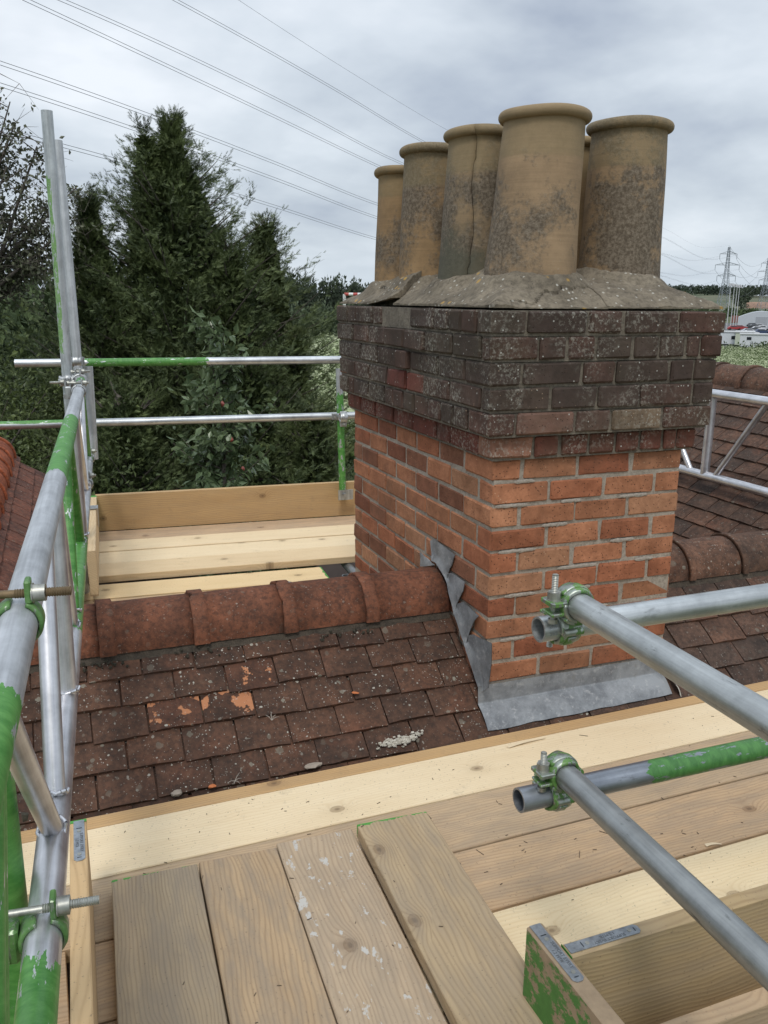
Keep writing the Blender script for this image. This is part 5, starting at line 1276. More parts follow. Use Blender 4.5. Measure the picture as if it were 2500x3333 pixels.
b = MB(); b.box((0, 0, 0), (.18, .05, .030)); tag(link('timber_packer', b.mesh('timber_packer', M_mid), None, Matrix.Translation((-.665, -1.0, DZ + .0005))), 'small timber packer beneath the raised cross board', 'timber packer')

def text_mesh(name, cu):
    cu.resolution_u = 2; tmp = bpy.data.objects.new(name, cu); me = bpy.data.meshes.new_from_object(tmp); me.name = name
    if not me.materials: me.materials.append(cu.materials[0])
    bpy.data.objects.remove(tmp); o = bpy.data.objects.new(name, me); col.objects.link(o); return o
def plate(M, L, label_txt, parent, flip=False):
    """galvanised end band with stamped lettering lying on top of a standing board: X along the board"""
    b = MB(); w_ = .0115; c_ = .006
    out = [(0, -w_), (L - c_, -w_), (L, -w_ + c_), (L, w_ - c_), (L - c_, w_), (0, w_)]
    b.add([(x, y, .0) for x, y in out] + [(x, y, .0016) for x, y in out], [tuple(range(6, 12))] + [(i, (i + 1) % 6, 6 + (i + 1) % 6, 6 + i) for i in range(6)])
    pl = link('end_plate', b.mesh('end_plate', M_plate), parent, M)
    for k, x in enumerate((.042, L - .022)):
        b = MB(); b.tube((x, 0, .0012), (x, 0, .0030), .0042, 12); link('nail', b.mesh('nail', M_bolt), pl, M)
    b = MB(); b.box((.030, -.006, .0014), (.0316, .006, .0022)); b.box((L - .0115, -.005, .0014), (L - .0100, .004, .0022)); link('slot', b.mesh('slot', M_glass), pl, M)
    for k, tx in enumerate(label_txt):
        cu = bpy.data.curves.new('stamped_lettering', 'FONT'); cu.body = tx; cu.size = .0095; cu.extrude = .0003; cu.align_x = 'CENTER'; cu.align_y = 'CENTER'
        cu.materials.append(M_stamp); o = text_mesh('stamped_lettering', cu)
        Mx = M @ Matrix.Translation(((L + .02) / 2, (.0048 if k == 0 else -.0048) * (-1 if flip else 1), .0018)) @ Matrix.Rotation(math.pi if flip else 0, 4, 'Z')
        o.parent = pl; o.matrix_basis = (parent.matrix_basis @ pl.matrix_basis).inverted() @ Mx
M_plate = galv('plate_steel', base=(.36, .39, .42), wear=.4, rough=.45); M_stamp = simple('stamped_dark_grey', (.10, .11, .12), .6)  # plain dark grey for the letters

def standing(name, p0, p1, h, th, m, label, color=(1, 1, 1)):
    """board on edge from p0 to p1 (bottom centre line); X along, Z up"""
    p0 = Vector(p0); p1 = Vector(p1); d = p1 - p0; L = d.length; a = math.atan2(d.y, d.x)
    o = empty(name, p0, label, 'toe board', 'toe boards')
    b = MB(); b.box((0, -th / 2, 0), (L, th / 2, h), ch=.0022, jit=.0006)
    # lie the texture along the face: swap so that local Y is the height
    Mx = Matrix.Translation(p0) @ Matrix.Rotation(a, 4, 'Z')
    S = Mx @ Matrix.Rotation(R(90), 4, 'X')         # local x along, local y up, local z = -horizontal normal
    b2_ = MB(); b2_.box((0, 0, -th / 2), (L, h, th / 2), ch=.0022, jit=.0006)
    link('board', b2_.mesh('board', m), o, S, None, color)
    return o, Mx @ Matrix.Translation((0, 0, h))
DT = .125
# left toe board, running towards the camera
o, Mt = standing('toe_board', (-1.3285, -.552, DZ + .001), (-1.357, -2.3, DZ + .001), DT - DZ, .036, wood('toe_softwood', (.56, .40, .215), (.38, .25, .12), .15), 'long toe board standing on edge under the left ladder beam', (1.1, 1.05, 1))
plate(Mt @ Matrix.Translation((.004, .002, .0003)), .150, ['SUPPORT EVERY', '1.2 MTR'], o)
b = MB(); b.box((0, -.0185, .0004), (.010, .0185, .0012)); b.box((-.0008, -.0185, -.012), (-.0001, .0185, .0008)); link('paint_band', b.mesh('paint_band', simple('green_paint', (.06, .27, .04), .5)), o, Mt)
# right toe boards
Mgf = wood('green_scuffed_softwood', (.40, .30, .19), (.24, .165, .095), .5)
def green_toe_mat():
    t = mat('scuffed_green_paint_on_wood'); v = ovec(t); x, y, z = t.sep(t.tc.outputs['Object'])
    e = t.noise(t.comb(t.math('MULTIPLY', x, 9), t.math('MULTIPLY', y, 14), t.math('MULTIPLY', z, 3)), 2.2, 8, .78)
    e = t.math('ADD', e, t.math('MULTIPLY', t.math('SUBTRACT', .12, y), .55))
    g_ = t.ramp(e, [(.455, 0.0), (.475, 1.0)]); g_ = t.math('MULTIPLY', g_, t.math('LESS_THAN', y, .222))
    n = t.noise(v, 30, 5, .7); wd = t.mix(n, (.17, .12, .075), (.40, .30, .19)); gc = t.mix(t.noise(v, 60, 4, .7), (.035, .12, .022), (.085, .235, .045))
    t.link(t.mix(g_, wd, gc), t.b.inputs['Base Color']); t.b.inputs['Roughness'].default_value = .65
    t.link(bump(t, t.math('ADD', n, g_), .4, .001), t.b.inputs['Normal']); return t.m
o, Mt = standing('toe_board', (-.520, -1.203, DZ + .001), (-.492, -2.3, DZ + .001), DT - DZ, .036, green_toe_mat(), 'toe board with scuffed green paint on its left face, lower right', (1, 1, 1))
plate(Mt @ Matrix.Translation((.002, 0.0, .0003)), .150, ['SUPPORT EVERY', '1.2 MTR'], o)
o, Mt = standing('toe_board', (-.498, -1.2835, DZ + .001), (2.4, -1.268, DZ + .001), DT - DZ, .036, wood('brown_toe_softwood', (.44, .32, .17), (.27, .18, .085), .25), 'toe board running right from the green one, seen from inside', (1, 1, 1))  # browner wood than the left toe board
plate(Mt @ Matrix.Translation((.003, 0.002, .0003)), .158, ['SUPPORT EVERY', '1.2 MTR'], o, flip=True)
b = MB(); b.box((-.0008, -.0182, -.13), (-.0001, .0182, .0008)); link('paint_band', b.mesh('paint_band', simple('green_paint_dark', (.045, .2, .03), .5)), o, Mt)
o, Mt = standing('toe_board', (-.45, -1.395, -.100), (1.6, -1.375, -.100), .100, .038, M_mid, 'low timber on edge at the bottom right corner', (1, .95, .9))
# back of the deck: hidden transoms and the dark tube at the bottom right
tag(tube_obj('scaffold_tube', (-.40, -1.445, -.105), (1.3, -1.43, -.105), M_galv_dull), 'dark scaffold tube at the bottom right corner below the timber', 'scaffold tube')
for i, (x, lab) in enumerate(((-1.75, 'left end'), (-.75, 'middle'), (.55, 'right part'))):
    tag(tube_obj('scaffold_tube', (x, -2.2, DZ - TH - .0245), (x, -.17, DZ - TH - .0245), M_galv_dull), 'support tube hidden under the front boards, ' + lab, 'scaffold tube', 'support tubes under the boards')

# ================================================================== BACK PLATFORM
AB = R(-3.8); ub = Vector((math.cos(AB), math.sin(AB), 0)); vb = Vector((-math.sin(AB), math.cos(AB), 0)); B0 = Vector((-1.150, 2.871, DZ))
BL = [('weathered grey board against the back toe board', M_mid, (1.15, 1.1, 1.08), 0), ('pale board second from the back toe board', M_pale, (1, .98, .95), 0), ('palest board in the middle of the back platform', M_pale, (1.03, 1.02, 1), 0),
      ('golden board before the dark gap on the back platform', M_pale, (.9, .84, .76), 0), ('pale board ending short with a green painted tip', None, (1, .97, .9), 1), ('brown board ending short beside the chimney', M_mid, (1.4, 1.3, 1.1), 1),
      ('pale board just beyond the red ridge tiles', M_pale, (.92, .86, .76), 1), ('golden board half hidden by the ridge tiles', M_pale, (.88, .8, .7), 1)]
ENDX4 = 1.735; M_pg = wood('fresh_softwood_green_tip', (0.78, 0.60, 0.36), (0.60, 0.42, 0.20), 0.0, green_end=(1.725, 1))
yy = 0.0
for i, (lab, m, c_, short) in enumerate(BL):
    wd = .214; gap = (.012, .010, .013, .034, .012, .010, .012, .01)[i]; yy -= wd
    x0 = -.9 if not short else -.65; L = 4.2 if not short else (1.95 if i != 5 else 2.0)
    z = (0, .002, -.002, .001, -.034, -.037, -.034, -.036)[i]
    board('scaffold_board', boardM(B0 + ub * (x0 if i < 4 else -.55) + vb * yy + Vector((0, 0, z)), AB), (4.2 if not short else (ENDX4, ENDX4 + .07, 1.6, 1.6)[i - 4]), wd, TH, m or M_pg, lab, 'scaffold board', 'scaffold boards of the back platform', c_)
    yy -= gap
# toe boards at the back
o, Mt = standing('toe_board', tuple(B0 + vb * .022 + Vector((0.01, 0, .001))), tuple(B0 + vb * .022 + ub * 3.6 + Vector((0, 0, .001))), .225, .036, M_warm, 'golden brown toe board along the back of the far platform', (1, 1, 1))
o, Mt = standing('toe_board', (-1.2105, 1.66, DZ + .006), (-1.150, 2.86, DZ + .006), .225, .038, wood('pale_toe_softwood', (.66, .50, .30), (.50, .35, .18), .1, green_end=(1.155, 1)), 'short pale toe board standing at the left end of the far platform', (1, 1, 1))
b = MB(); b.box((.82, -.028, .004), (.90, .026, .009)); b.box((.82, -.0275, -.10), (.90, -.024, .004)); link('clip', b.mesh('clip', M_galv), o, Mt)
b = MB()
for k, (x, y, sx, sy, a, lab) in enumerate(((.055, 1.66, .045, .03, .4, 'left of the two grey slate chips on the back platform'), (.135, 1.60, .05, .025, -.1, 'right of the two grey slate chips on the back platform'))):
    p = B0 + ub * (.95 + k * .085) + vb * (-1.155 - .012 * k); b = MB(); b.box((-sx / 2, -sy / 2, 0), (sx / 2, sy / 2, .008), ch=.001, jit=.003)
    tag(link('slate_chip', b.mesh('slate_chip', simple('slate', (.17, .18, .19), .6)), None, Matrix.Translation(p + Vector((0, 0, -.036))) @ Matrix.Rotation(a, 4, 'Z')), lab, 'slate chip', 'slate chips')
for i, x in enumerate((.15, 1.2)):
    tag(tube_obj('scaffold_tube', B0 + ub * (x + 1.2) + vb * .1 + Vector((0, 0, -TH - .025)), B0 + ub * (x + 1.2) - vb * 2.1 + Vector((0, 0, -TH - .025)), M_galv_dull), 'support tube under the back boards' + (', seen in the gap by the chimney' if i == 0 else ', right of the chimney'), 'scaffold tube', 'support tubes under the boards')
tag(tube_obj('scaffold_tube', (.06, 1.70, -3.0), (.06, 1.70, -.14), M_galv_dull), 'upright dark tube in the gap beside the chimney base', 'scaffold tube')

# ================================================================== SCAFFOLD TUBES AND FITTINGS
TR = .02415
def band_arc(c, axis, mid, half, r_in, r_out, w_, n=18):
    """curved steel strap round axis, centred on direction mid, spanning +-half radians"""
    axis = Vector(axis).normalized(); mid = (Vector(mid) - axis * Vector(mid).dot(axis)).normalized(); o_ = axis.cross(mid); c = Vector(c); vs = []; fs = []
    for i in range(n + 1):
        a = -half + 2 * half * i / n; d = mid * math.cos(a) + o_ * math.sin(a)
        ww = w_ * (1 - .18 * abs(math.sin(a)))
        for (rr, s) in ((r_in, -1), (r_out - .0015, -1), (r_out, -.7), (r_out, .7), (r_out - .0015, 1), (r_in, 1)): vs.append(c + d * rr + axis * s * ww / 2)
    for i in range(n):
        for k in range(6): fs.append((i * 6 + k, i * 6 + (k + 1) % 6, (i + 1) * 6 + (k + 1) % 6, (i + 1) * 6 + k))
    fs.append(tuple(range(6))[::-1]); fs.append(tuple(n * 6 + k for k in range(6))); return vs, fs
def hexnut(b, c, d, r_, h):
    c = Vector(c); d = Vector(d).normalized(); b.tube(c, c + d * h, r_, 6); b.tube(c - d * .0015, c, r_ * 1.05, 16)
def bolt_geo(b, p, d, L, r_=.0058):
    p = Vector(p); d = Vector(d).normalized(); b.tube(p, p + d * L, r_ * .88, 12)
    k = int(L * .62 / .0032)
    for i in range(k):
        q = p + d * (L - .001 - i * .0032); b.tube(q - d * .0016, q, r_ * .88, 12, r_ * 1.06, cap=False); b.tube(q - d * .0032, q - d * .0016, r_ * 1.06, 12, r_ * .88, cap=False)
def coupler(pa, da, pb, db, label, m, mb=None, bolt_a=None, bolt_b=None, group='scaffold couplers', LA=.085, LB=.085, sa=1, sb=1):
    """double coupler clamping tube A (point pa, direction da) to tube B; bolts stand beside each strap"""
    pa, pb = Vector(pa), Vector(pb); da, db = Vector(da).normalized(), Vector(db).normalized(); mb = mb or M_bolt
    mid = (pa + pb) / 2; o = empty('scaffold_coupler', mid, label, 'scaffold coupler', group); T = None
    n_ = da.cross(db).normalized(); n_ = n_ if n_.dot(pb - pa) > 0 else -n_
    for (p, d, s, bl, side, nm) in ((pa, da, -1, LA, sa, 'a'), (pb, db, 1, LB, sb, 'b')):
        out = n_ * s                                    # away from the other tube
        oth = d.cross(out).normalized() * side
        b = MB(); b.add(*band_arc(p, d, -out, 1.75, TR + .0006, TR + .0085, .052), smooth=True)     # saddle
        b.add(*band_arc(p, d, -out, .8, TR + .005, TR + .0140, .044), smooth=True)
        link('saddle', b.mesh('saddle', m), o, T)
        b = MB(); b.add(*band_arc(p, d, out + oth * -.15, 1.50, TR + .0012, TR + .0085, .048), smooth=True); b.add(*band_arc(p, d, out + oth * -.15, 1.1, TR + .008, TR + .0115, .022), smooth=True)     # hinged strap
        fl = p + oth * (TR + .014) + out * .006
        f_ = MB()
        b.box((-.016, -.021, -.0045), (.016, .021, .0045), Matrix.Translation(fl + oth * .002) @ Matrix((oth, d, oth.cross(d))).transposed().to_4x4(), ch=.0015)
        link('strap', b.mesh('strap', m), o, T)
        # lower lug, hinge pin opposite, bolt and nut
        b = MB(); lo = p + oth * (TR + .016) - out * .014
        b.box((-.012, -.019, -.003), (.014, .019, .003), Matrix.Translation(lo) @ Matrix((oth, d, oth.cross(d))).transposed().to_4x4(), ch=.0015)
        link('lug', b.mesh('lug', m), o, T); b = MB()
        b.tube(p - oth * (TR + .008) - d * .020, p - oth * (TR + .008) + d * .020, .0072, 12); link('hinge_pin', b.mesh('hinge_pin', m), o, T)
        q = p + oth * (TR + .017); b = MB(); bolt_geo(b, q - out * .030, out, bl); b.tube(q - out * .034, q - out * .026, .0088, 10); bo = link('bolt', b.mesh('bolt', mb), o, T)
        b = MB(); hexnut(b, q + out * .012, out, .0130, .013); link('nut', b.mesh('nut', mb), bo, T)
    return o

# --- right hand guard rails
GR = 'guard rail tubes at the lower right'
Uz, Lz = .700, .340
U0, U1 = Vector((-.512, -1.130, Uz)), Vector((2.2, -1.075, Uz)); L0, L1 = Vector((-.530, -1.112, Lz)), Vector((2.2, -1.10, Lz))
M_u = galv('galvanised_tube_upper', base=(.49, .51, .51), wear=.4); M_l = galv('dark_tube_green_half', [(.30, 3)], base=(.28, .30, .33), wear=.5, cover=.60, gcol=((0.035, 0.13, 0.028), (0.09, 0.25, 0.06)))
# axes read off the photo
def on_z(px, py, z):
    d = fw + r2 * ((px - 1250) / FPX) - u2 * ((py - 1666.5) / FPX); t = (z - CZ) / d.z; return Vector((CX, CY, CZ)) + d * t
U0 = on_z(1752, 2049, Uz); U1 = U0 + (on_z(2490, 1938, Uz) - U0).normalized() * 2.6
L0 = on_z(1688, 2605, Lz); L1 = L0 + (on_z(2460, 2438, Lz) - L0).normalized() * 2.6
Az = Uz + .0560; Bz = Lz + .0560
A1_ = on_z(1911, 1988, Az); A2_ = on_z(2495, 2343, Az); dA = (A2_ - A1_).normalized(); A0_ = on_z(1838, 1944, Az) ; A0_ = A1_ - dA * (A1_ - A0_).length
B1_ = on_z(2034, 2706, Bz); B2_ = on_z(2414, 3067, Bz); dB = (B2_ - B1_).normalized(); B0_ = B1_ - dB * (on_z(1800, 2484, Bz) - B1_).length
tag(tube_obj('scaffold_tube', U0, U1, M_u), 'silver rail tube crossing to the right in front of the bricks', 'scaffold tube', GR)
tag(tube_obj('scaffold_tube', L0, L1, M_l), 'lower rail tube, dark open end then green paint', 'scaffold tube', GR)
tag(tube_obj('scaffold_tube', A0_, A0_ + dA * 1.3, galv('galvanised_tube_green_streak', [(.2, 2)], base=(.43, .445, .44), wear=.7, side=(.3, -1, .019))), 'upper silver tube slanting down to the right frame edge', 'scaffold tube', GR)
tag(tube_obj('scaffold_tube', B0_, B0_ + dB * 1.4, galv('worn_galvanised_tube', base=(.33, .34, .335), wear=.9)), 'lower worn grey tube slanting down to the bottom right corner', 'scaffold tube', GR)
dU = (U1 - U0).normalized(); dL = (L1 - L0).normalized()
def cross_at(P, d, Q, e, k): return P + d * k
kU = (A0_ - U0).dot(dU) + .0; kL = (B0_ - L0).dot(dL)
pa = U0 + dU * ((A0_ - U0).xy.dot(dU.xy)); pa2 = A0_ + dA * .030
coupler(pa, dU, Vector((pa2.x, pa2.y, Az)), dA, 'green tinged coupler at the upper crossing in front of the bricks', M_fit, None, LA=.088, LB=.088, sa=1, sb=1)
pb_ = L0 + dL * ((B0_ - L0).xy.dot(dL.xy)); pb2 = B0_ + dB * .030
coupler(pb_, dL, Vector((pb2.x, pb2.y, Bz)), dB, 'green painted coupler at the lower crossing above the boards', M_fit, None, LA=.078, LB=.078, sa=1, sb=1)
for (P0, d, txt, rr) in ((U0, dU, ['249 305', '562 12'], 0), (L0, dL, [], 0)):
    for k, tx in enumerate(txt):
        # stamped numerals curved round the tube end
        a = R(20 - 32 * k); nrm = Vector((0, -math.cos(a), math.sin(a))); 
        cu = bpy.data.curves.new('stamped_number', 'FONT'); cu.body = tx; cu.size = .0115; cu.extrude = .0003; cu.materials.append(simple('stamp_light', (.30, .32, .33), .5, .5))
        Rm = Matrix((d, nrm.cross(d), nrm)).transposed().to_4x4(); Rm.translation = P0 + d * .010 + nrm * (TR + .0004)
        ob = text_mesh('stamped_number', cu)
        tb = [q for q in col.objects if q.get('label') == 'silver rail tube crossing to the right in front of the bricks'][0]; ob.parent = tb; ob.matrix_basis = tb.matrix_basis.inverted() @ Rm

# --- left ladder beam
BX = lambda y: -1.297 + .053 * y
ZU, ZB = .880, .460
def bp(y, z): return Vector((BX(y), y, z))
beam = empty('ladder_beam', bp(-2.1, ZB), 'long alloy ladder beam splashed with green paint along the left side', 'ladder beam')
Y0b, Y1b = -2.15, 3.0; s_ = math.hypot(1, .053)
def bandsY(l): return [((a - Y0b) * s_, (b_ - Y0b) * s_) for a, b_ in l]
tube_obj('top_chord', bp(Y0b, ZU), bp(2.05, ZU), galv('beam_top_chord', bandsY([(-9, -1.52), (-.36, .62), (1.86, 9)]), base=(.46, .475, .49), wear=.25, rough=.5, metal=.7), beam, n=40)
tube_obj('bottom_chord', bp(Y0b, ZB), bp(Y1b, ZB), galv('beam_bottom_chord', bandsY([(-9, -1.40), (-.25, .66), (2.2, 9)]), base=(.58, .58, .60), wear=.1, rough=.36), beam, n=40)
def strut(y0, y1, r_, m, name='strut', nx=0.0):
    so = tube_obj(name, bp(y0, ZB + .012) + Vector((nx, 0, 0)), bp(y1, ZU - .012) + Vector((nx, 0, 0)), m, beam, r=r_, n=20, wall=0.0)
    b = MB(); c_ = bp(y0, ZB) ; k = 16       # welded seam
    ax = (bp(y1, ZU) - bp(y0, ZB)).normalized(); a = ax.orthogonal().normalized(); bb_ = ax.cross(a); pr = []
    for i in range(k):
        q = 2 * math.pi * i / k; w_ = r_ + .004 + .0012 * math.sin(i * 2.3); pr.append(bp(y0, ZB + .012) + ax * (.0095 + .003 * math.sin(i * 3.7)) + a * math.cos(q) * w_ + bb_ * math.sin(q) * w_)
    for i in range(k): b.tube(pr[i], pr[(i + 1) % k], .0032, 6, cap=False)
    link('weld', b.mesh('weld', M_alloy), so)
for y0, y1, r_, g_ in ((-1.115, -1.50, .0165, 0), (-1.025, -.80, .0165, 0), (-.620, -.565, .0242, 0), (-.225, -.44, .0165, 0), (-.135, .10, .0165, 1), (.575, .30, .0165, 1), (.655, .66, .0242, 0), (1.40, .98, .0165, 0), (1.49, 1.80, .0165, 0), (2.24, 1.90, .0165, 1), (-1.95, -1.62, .0165, 1)):
    strut(y0, y1, r_, M_greenstrut if g_ else M_alloy)
# near upright, its clamps, and the second upright in its shade
n0 = at(-62, 2640, .86); n1 = at(-52, 3420, .86)
dn = (n1 - n0).normalized(); tag(tube_obj('scaffold_tube', n0 + dn * 1.1, n0 - dn * .06, galv('green_upright', [(-9, 9)], wear=.2), n=40), 'bright green upright tube at the lower left frame edge', 'scaffold tube', 'upright tubes at the left')
q0 = at(12, 2760, 1.22); tag(tube_obj('scaffold_tube', (q0.x, q0.y, -1.4), (q0.x, q0.y, ZU - .03), galv('green_upright_shaded', [(-9, 9)], wear=.5, base=(.3, .3, .3)), n=32), 'green upright tube toned darker for shade, behind the bright green one', 'scaffold tube', 'upright tubes at the left')  # duller metal and more wear put the shade into this copy
def single_clamp(p, d, side, label, m, mb, L=.11):
    """half coupler with its bolt lying across the top of the tube"""
    p = Vector(p); d = Vector(d).normalized(); side = Vector(side).normalized(); upv = side.cross(d).normalized()
    if upv.z < 0: upv = -upv
    o = empty('scaffold_coupler', p, label, 'scaffold coupler', 'scaffold couplers')
    b = MB(); b.add(*band_arc(p, d, -side, 1.3, TR + .0006, TR + .007, .044), smooth=True); b.box((-.020, -.017, -.030), (.006, .017, .022), Matrix.Translation(p - side * (TR + .012)) @ Matrix((side, d, upv)).transposed().to_4x4(), ch=.004); link('saddle', b.mesh('saddle', m), o)
    b = MB(); b.add(*band_arc(p, d, side - upv * .1, 1.25, TR + .0012, TR + .0072, .036), smooth=True); b.box((-.004, -.013, -.008), (.004, .013, .022), Matrix.Translation(p + side * (TR * .62) + upv * (TR + .010)) @ Matrix((side, d, upv)).transposed().to_4x4(), ch=.002); link('strap', b.mesh('strap', m), o)
    q = p + upv * (TR + .013); b = MB(); bolt_geo(b, q - side * .045, side, L, .0060); link('bolt', b.mesh('bolt', mb), o)
    b = MB(); hexnut(b, q + side * (TR * .62 + .006), side, .0125, .015); link('nut', b.mesh('nut', M_bolt if L > .1 else mb), o)
    b = MB(); w_ = p - side * (TR + .03) - upv * .02; b.tube(w_ - d * .02, w_ + d * .02, .012, 14); link('pivot', b.mesh('pivot', m), o); return o
ya = -1.27; single_clamp(bp(ya, ZU), (.053, 1, 0), (1, -.15, 0), 'mossy green coupler with a long rusty bolt on the top chord, left edge', M_fitgreen, M_rust, .112)
yb = -1.335; single_clamp(bp(yb, ZB), (.053, 1, 0), (1, -.10, 0), 'green coupler with bolt round the bottom chord, lower left', M_fitgreen, M_bolt, .118)

# --- back posts and rails
T0 = on_z(48, 1183, .905); T1 = on_z(1095, 1171, .905); dT = (T1 - T0).normalized()
Mm0 = on_z(0, 1385, .55); Mm1 = on_z(1100, 1354, .55); dM = (Mm1 - Mm0).normalized()
GBK = 'guard rails behind the far platform'
tag(tube_obj('scaffold_tube', T0, T0 + dT * 4.6, galv('back_top_rail', [(.40, 1.09)], base=(.55, .57, .58), wear=.25)), 'upper back guard rail with a green painted stretch', 'scaffold tube', GBK)
tag(tube_obj('scaffold_tube', Mm0 - dM * 1.2, Mm0 + dM * 3.8, galv('back_mid_rail', [(0, 1.62)], base=(.50, .52, .53), wear=.3, side=(0, 1, .010))), 'lower back guard rail, green topped at the left frame edge', 'scaffold tube', GBK)
def post(px0, py0, t_, top_px, m, label, zlow=-7.2, name='scaffold_tube', group='tall scaffold poles at the back left'):
    p = at(px0, py0, t_); tp = at(*top_px, t_ * 1.0); z = tp.z
    dz_ = Vector((p.x, p.y, z)); return tag(tube_obj(name, (p.x, p.y, zlow), (p.x, p.y, z), m), label, 'scaffold tube', group)
def plumb(pa, pb, t_, ta, extend, m, label, group):
    """nearly plumb pole through two photo points: top pa at distance ta, lower pb at distance t_"""
    a = at(*pa, ta); c_ = at(*pb, t_); d = (c_ - a).normalized(); return tag(tube_obj('scaffold_tube', a, a + d * extend, m), label, 'scaffold tube', group)
GP = 'tall scaffold poles at the back left'
# world-vertical poles: solve the distance at the lower point so that x,y stay put as nearly as possible
plumb((152, 360), (216, 1180), 3.93, 3.66, 9.0, galv('tall_pole_green_stripe', [(.26, 1.02)], base=(.46, .49, .50), wear=.4, rough=.5, metal=.6, side=(1, .2, .004), cover=.55, gcol=((0.12, 0.27, 0.07), (0.27, 0.42, 0.19))), 'tallest scaffold pole with a green stripe at the upper left', GP)
plumb((187, 458), (243, 1080), 4.42, 4.27, 1.32, galv('tall_pole_plain', base=(.44, .46, .47), wear=.35, rough=.5, metal=.6), 'shorter grey pole standing close behind the tallest pole', GP)
plumb((287, 1192), (300, 1400), 4.62, 4.55, .50, galv('stub_tube', base=(.46, .48, .49), wear=.3, rough=.5, metal=.6), 'short grey upright between the back rails beside the beam', GP)
gp = at(1104, 1200, 5.35); gb_ = at(1115, 1585, 5.52)
dgp = (gb_ - gp).normalized(); tag(tube_obj('scaffold_tube', gp, gp + dgp * .84, galv('green_back_post', [(.16, 9)], base=(.5, .52, .53), wear=.4, cover=.60), r=.0225), 'short green streaked post at the right end of the back rails', 'scaffold tube', GBK)
p = gp + dgp * .80; o = empty('toe_board_clip', p, 'galvanised clip holding the green post to the back toe board', 'toe board clip')
b = MB(); b.box((p.x - .04, p.y - .035, p.z - .035), (p.x + .06, p.y - .028, p.z + .03)); link('jaw', b.mesh('jaw', M_galv), o); b = MB(); b.tube((p.x, p.y - .05, p.z), (p.x, p.y - .03, p.z), .012, 6); link('nut', b.mesh('nut', M_galv), o)
# couplers on the far poles
def mini(p, d1, d2, n_, label): coupler(Vector(p), d1, Vector(p) + Vector(n_).normalized() * .056, d2, label, M_galv, M_bolt, LA=.075, LB=.075)
pc = at(217, 1240, 3.90); coupler(pc, (0.02, .03, -1), bp(pc.y, ZU) if False else Vector((pc.x + .056, pc.y, pc.z)), (.053, 1, 0), 'shiny swivel coupler clamping the top chord to the tallest pole', M_galv, M_bolt, LA=.10, LB=.08, sa=-1, sb=-1)
mini(at(250, 1175, 4.5), (0, 0, 1), dT, (0, -1, 0), 'coupler joining upper back rail to the second pole')
pg = gp + dgp * .30; mini(pg, (0, 0, 1), dM, (0, -1, 0), 'coupler joining lower back rail to the green post')
single_clamp(bp(2.28, ZB), (.053, 1, 0), (1, -.1, 0), 'far coupler round the bottom chord, nearer the conifers', M_galv, M_bolt, .09)
single_clamp(bp(1.62, ZB), (.053, 1, 0), (1, -.1, 0), 'coupler round the bottom chord, second of the far pair', M_galv, M_bolt, .09)
single_clamp(bp(1.60, ZU), (.053, 1, 0), (1, -.1, 0), 'coupler round the top chord where it meets the poles', M_galv, M_bolt, .09)
# --- right ladder beam
XB = 2.03; o = empty('ladder_beam', (XB, .3, .35), 'bright alloy ladder beam crossing in front of the right hand roof', 'ladder beam')
beam2 = o
tube_obj('top_chord', (XB, -1.4, .805), (XB, 3.4, .805), M_alloy, o); tube_obj('bottom_chord', (XB, -1.4, .352), (XB, 3.4, .352), M_alloy, o)
for y0, y1, r_ in ((1.315, 1.315, .0242), (1.235, .92, .016), (1.43, 1.78, .016), (.34, .90, .016), (.25, .25, .0242), (.16, -.3, .016), (2.05, 1.83, .016)):
    tube_obj('strut', (XB, y0, .36), (XB, y1, .80), M_alloy, o, r=r_, n=20, wall=0.0)

# ================================================================== SMALL THINGS
def chip(p, s, m, label, name, cat, group=None, flat=.4, a=0.0):
    bm = bmesh.new(); bmesh.ops.create_icosphere(bm, subdivisions=2, radius=1)
    for v in bm.verts:
        v.co *= 1 + .35 * mnoise.noise(v.co * 1.7 + Vector(p) * 9); v.co = Vector((v.co.x * s[0], v.co.y * s[1], v.co.z * s[2]))
    me = bpy.data.meshes.new(name); bm.to_mesh(me); bm.free()
    return tag(link(name, me, None, Matrix.Translation(p) @ Matrix.Rotation(a, 4, 'Z'), m), label, cat, group)
def on_roof(px, py, lift=.0):
    d = fw + r2 * ((px - 1250) / FPX) - u2 * ((py - 1666.5) / FPX); n_ = Vector((0, -T_, 1)); o_ = Vector((CX, CY, CZ)); t = (roofz(0) + .018 - n_.dot(o_)) / n_.dot(d); return o_ + d * t + Vector((0, 0, lift))
M_st = simple('grey_stone', (.30, .25, .20), .9, 0, .3, 60); M_or = simple('broken_tile', (.48, .15, .05), .8)
chip(on_roof(1020, 2497, .006), (.030, .013, .006), M_st, 'flat grey stone flake resting on the lowest tiles, centre', 'stone_flake', 'stone flake', a=.1)
chip(on_roof(575, 2588, .006), (.017, .014, .008), M_st, 'rounded grey stone on the lowest tiles, left', 'stone', 'stone')
chip(on_roof(690, 2565, .006), (.012, .009, .004), M_or, 'orange tile fragment beside the timber edge', 'tile_fragment', 'tile fragment')
chip(on_roof(1157, 2262, .008), (.013, .007, .003), M_or, 'orange leaf shaped tile fragment in the middle of the roof', 'tile_fragment', 'tile fragment', a=-.6)
g = random.Random(3); b = MB()
for _ in range(110):
    px = g.gauss(1300, 34); py = 2412 - (px - 1300) * .25 + g.gauss(0, 7); p = on_roof(px, py, .003); r_ = g.uniform(.0012, .0045); b.box((p.x - r_ * 1.5, p.y - r_, p.z - r_), (p.x + r_ * 1.5, p.y + r_, p.z + r_ * .3), jit=r_ * .5)
q = tag(link('mortar_crumbs', b.mesh('mortar_crumbs', M_white_mortar)), 'white mortar crumbs spilled on the lowest tiles left of the chimney', None, None, 'stuff')
b = MB()
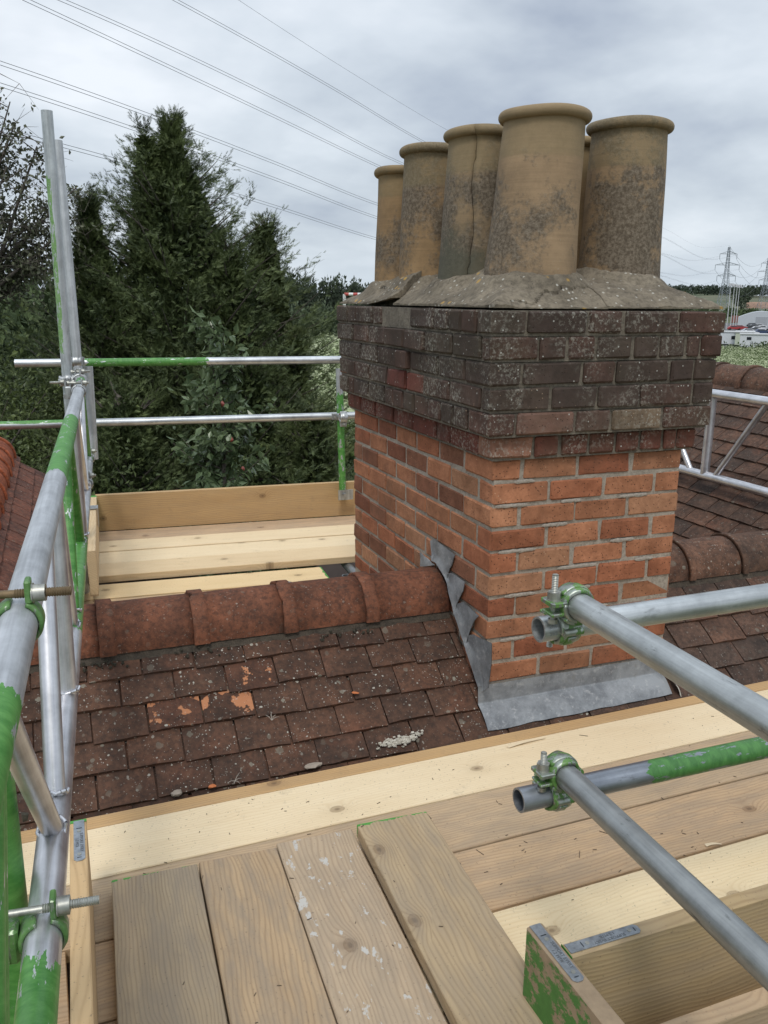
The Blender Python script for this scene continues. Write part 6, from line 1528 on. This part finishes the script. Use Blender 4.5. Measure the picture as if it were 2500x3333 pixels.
for _ in range(190):
    x = g.uniform(-1.9, -.30) if g.random() < .8 else g.uniform(-1.35, -1.0); k_ = g.choice((0, 1)); y = (.262 if k_ == 0 else .252) + g.gauss(0, .006); 
    if mnoise.noise(Vector((x * 6, 0, 4))) < -.05: continue
    r_ = g.uniform(.001, .004); z = roofz(y) + .020; b.box((x - r_, y - r_, z - r_), (x + r_, y + r_, z + r_), jit=r_ * .5)
tag(link('moss', b.mesh('moss', M_moss)), 'dark moss and grit along the foot of the ridge tiles', None, None, 'stuff')
b = MB()
for _ in range(900):
    y = g.uniform(-.6, 3.1); u = abs(g.gauss(0, .09)); x = -1.76 + .118 + u; z = .40 - T_ * (x + 1.76) + .022; r_ = g.uniform(.003, .009)
    if mnoise.noise(Vector((x * 14, y * 7, 1))) < 0: continue
    b.box((x - r_, y - r_, z - r_), (x + r_, y + r_, z + r_), jit=r_ * .5)
tag(link('moss', b.mesh('moss', M_moss)), 'clumps of dark moss below the bright red ridge at left', None, None, 'stuff')
def twig(pts, r_, m, label, name='twig'):
    b = MB(); b.path(pts, [r_] * len(pts), 5); tag(link(name, b.mesh(name, m)), label, 'twig', 'dry twigs on the roof')
for k, (px, py, lab) in enumerate(((885, 2350, 'pale dry twig in the middle of the tile slope'), (765, 2548, 'dry twigs by the timber edge under the lowest tiles'))):
    b = MB(); c_ = on_roof(px, py, .006)
    for _ in range(5): 
        a = g.uniform(0, 6.28); l = g.uniform(.015, .035); e = c_ + Vector((math.cos(a) * l, math.sin(a) * l * .6, math.sin(a) * l * .5 + .006)); b.path([c_, c_.lerp(e, .5) + Vector((0, 0, .004)), e], [.0011, .0009, .0005], 5)
    tag(link('twig', b.mesh('twig', M_point)), lab, 'twig', 'dry twigs on the roof')
# shavings and grit on the boards
def shaving(px, py, L, ang, label, w_=.006):
    p = on_z(px, py, DZ + .002); b = MB()
    vs, fs = grid(12, 2, lambda u, v: (u * L, (v - .5) * w_ * (1 - .7 * u), .004 * math.sin(u * 3.1) + .001)); b.add(vs, fs, True)
    tag(link('wood_shaving', b.mesh('wood_shaving', simple('shaving', (.72, .58, .38), .8)), None, Matrix.Translation(p) @ Matrix.Rotation(ang, 4, 'Z')), label, 'wood shaving', 'wood shavings on the boards')
shaving(1652, 2432, .145, .06, 'long pale splinter on the board nearest the chimney', .014); shaving(2296, 2752, .045, -.25, 'short curled splinter beside the gap near the pale board', .012)
b = MB()
for _ in range(110):
    x = g.uniform(-1.25, 1.1); y = g.uniform(-1.1, -.22); l = g.uniform(.0015, .006) * (1 if g.random() < .9 else 2.5); a = g.uniform(0, 3.14)
    onx = (-1.25 < x < -.47 and y < -.53); z = DZ + (.0005 if not onx else (TH + .0005 if x < -.66 else TH + .034))
    if onx and -.70 < x < -.655: continue
    Mx = Matrix.Translation((x, y, z)) @ Matrix.Rotation(a, 4, 'Z'); b.box((-l, -.0007, 0), (l, .0007, .0012), Mx)
tag(link('grit', b.mesh('grit', simple('dark_grit', (.10, .075, .05), .9))), 'specks of dark grit and splinters scattered over the front boards', None, None, 'stuff')
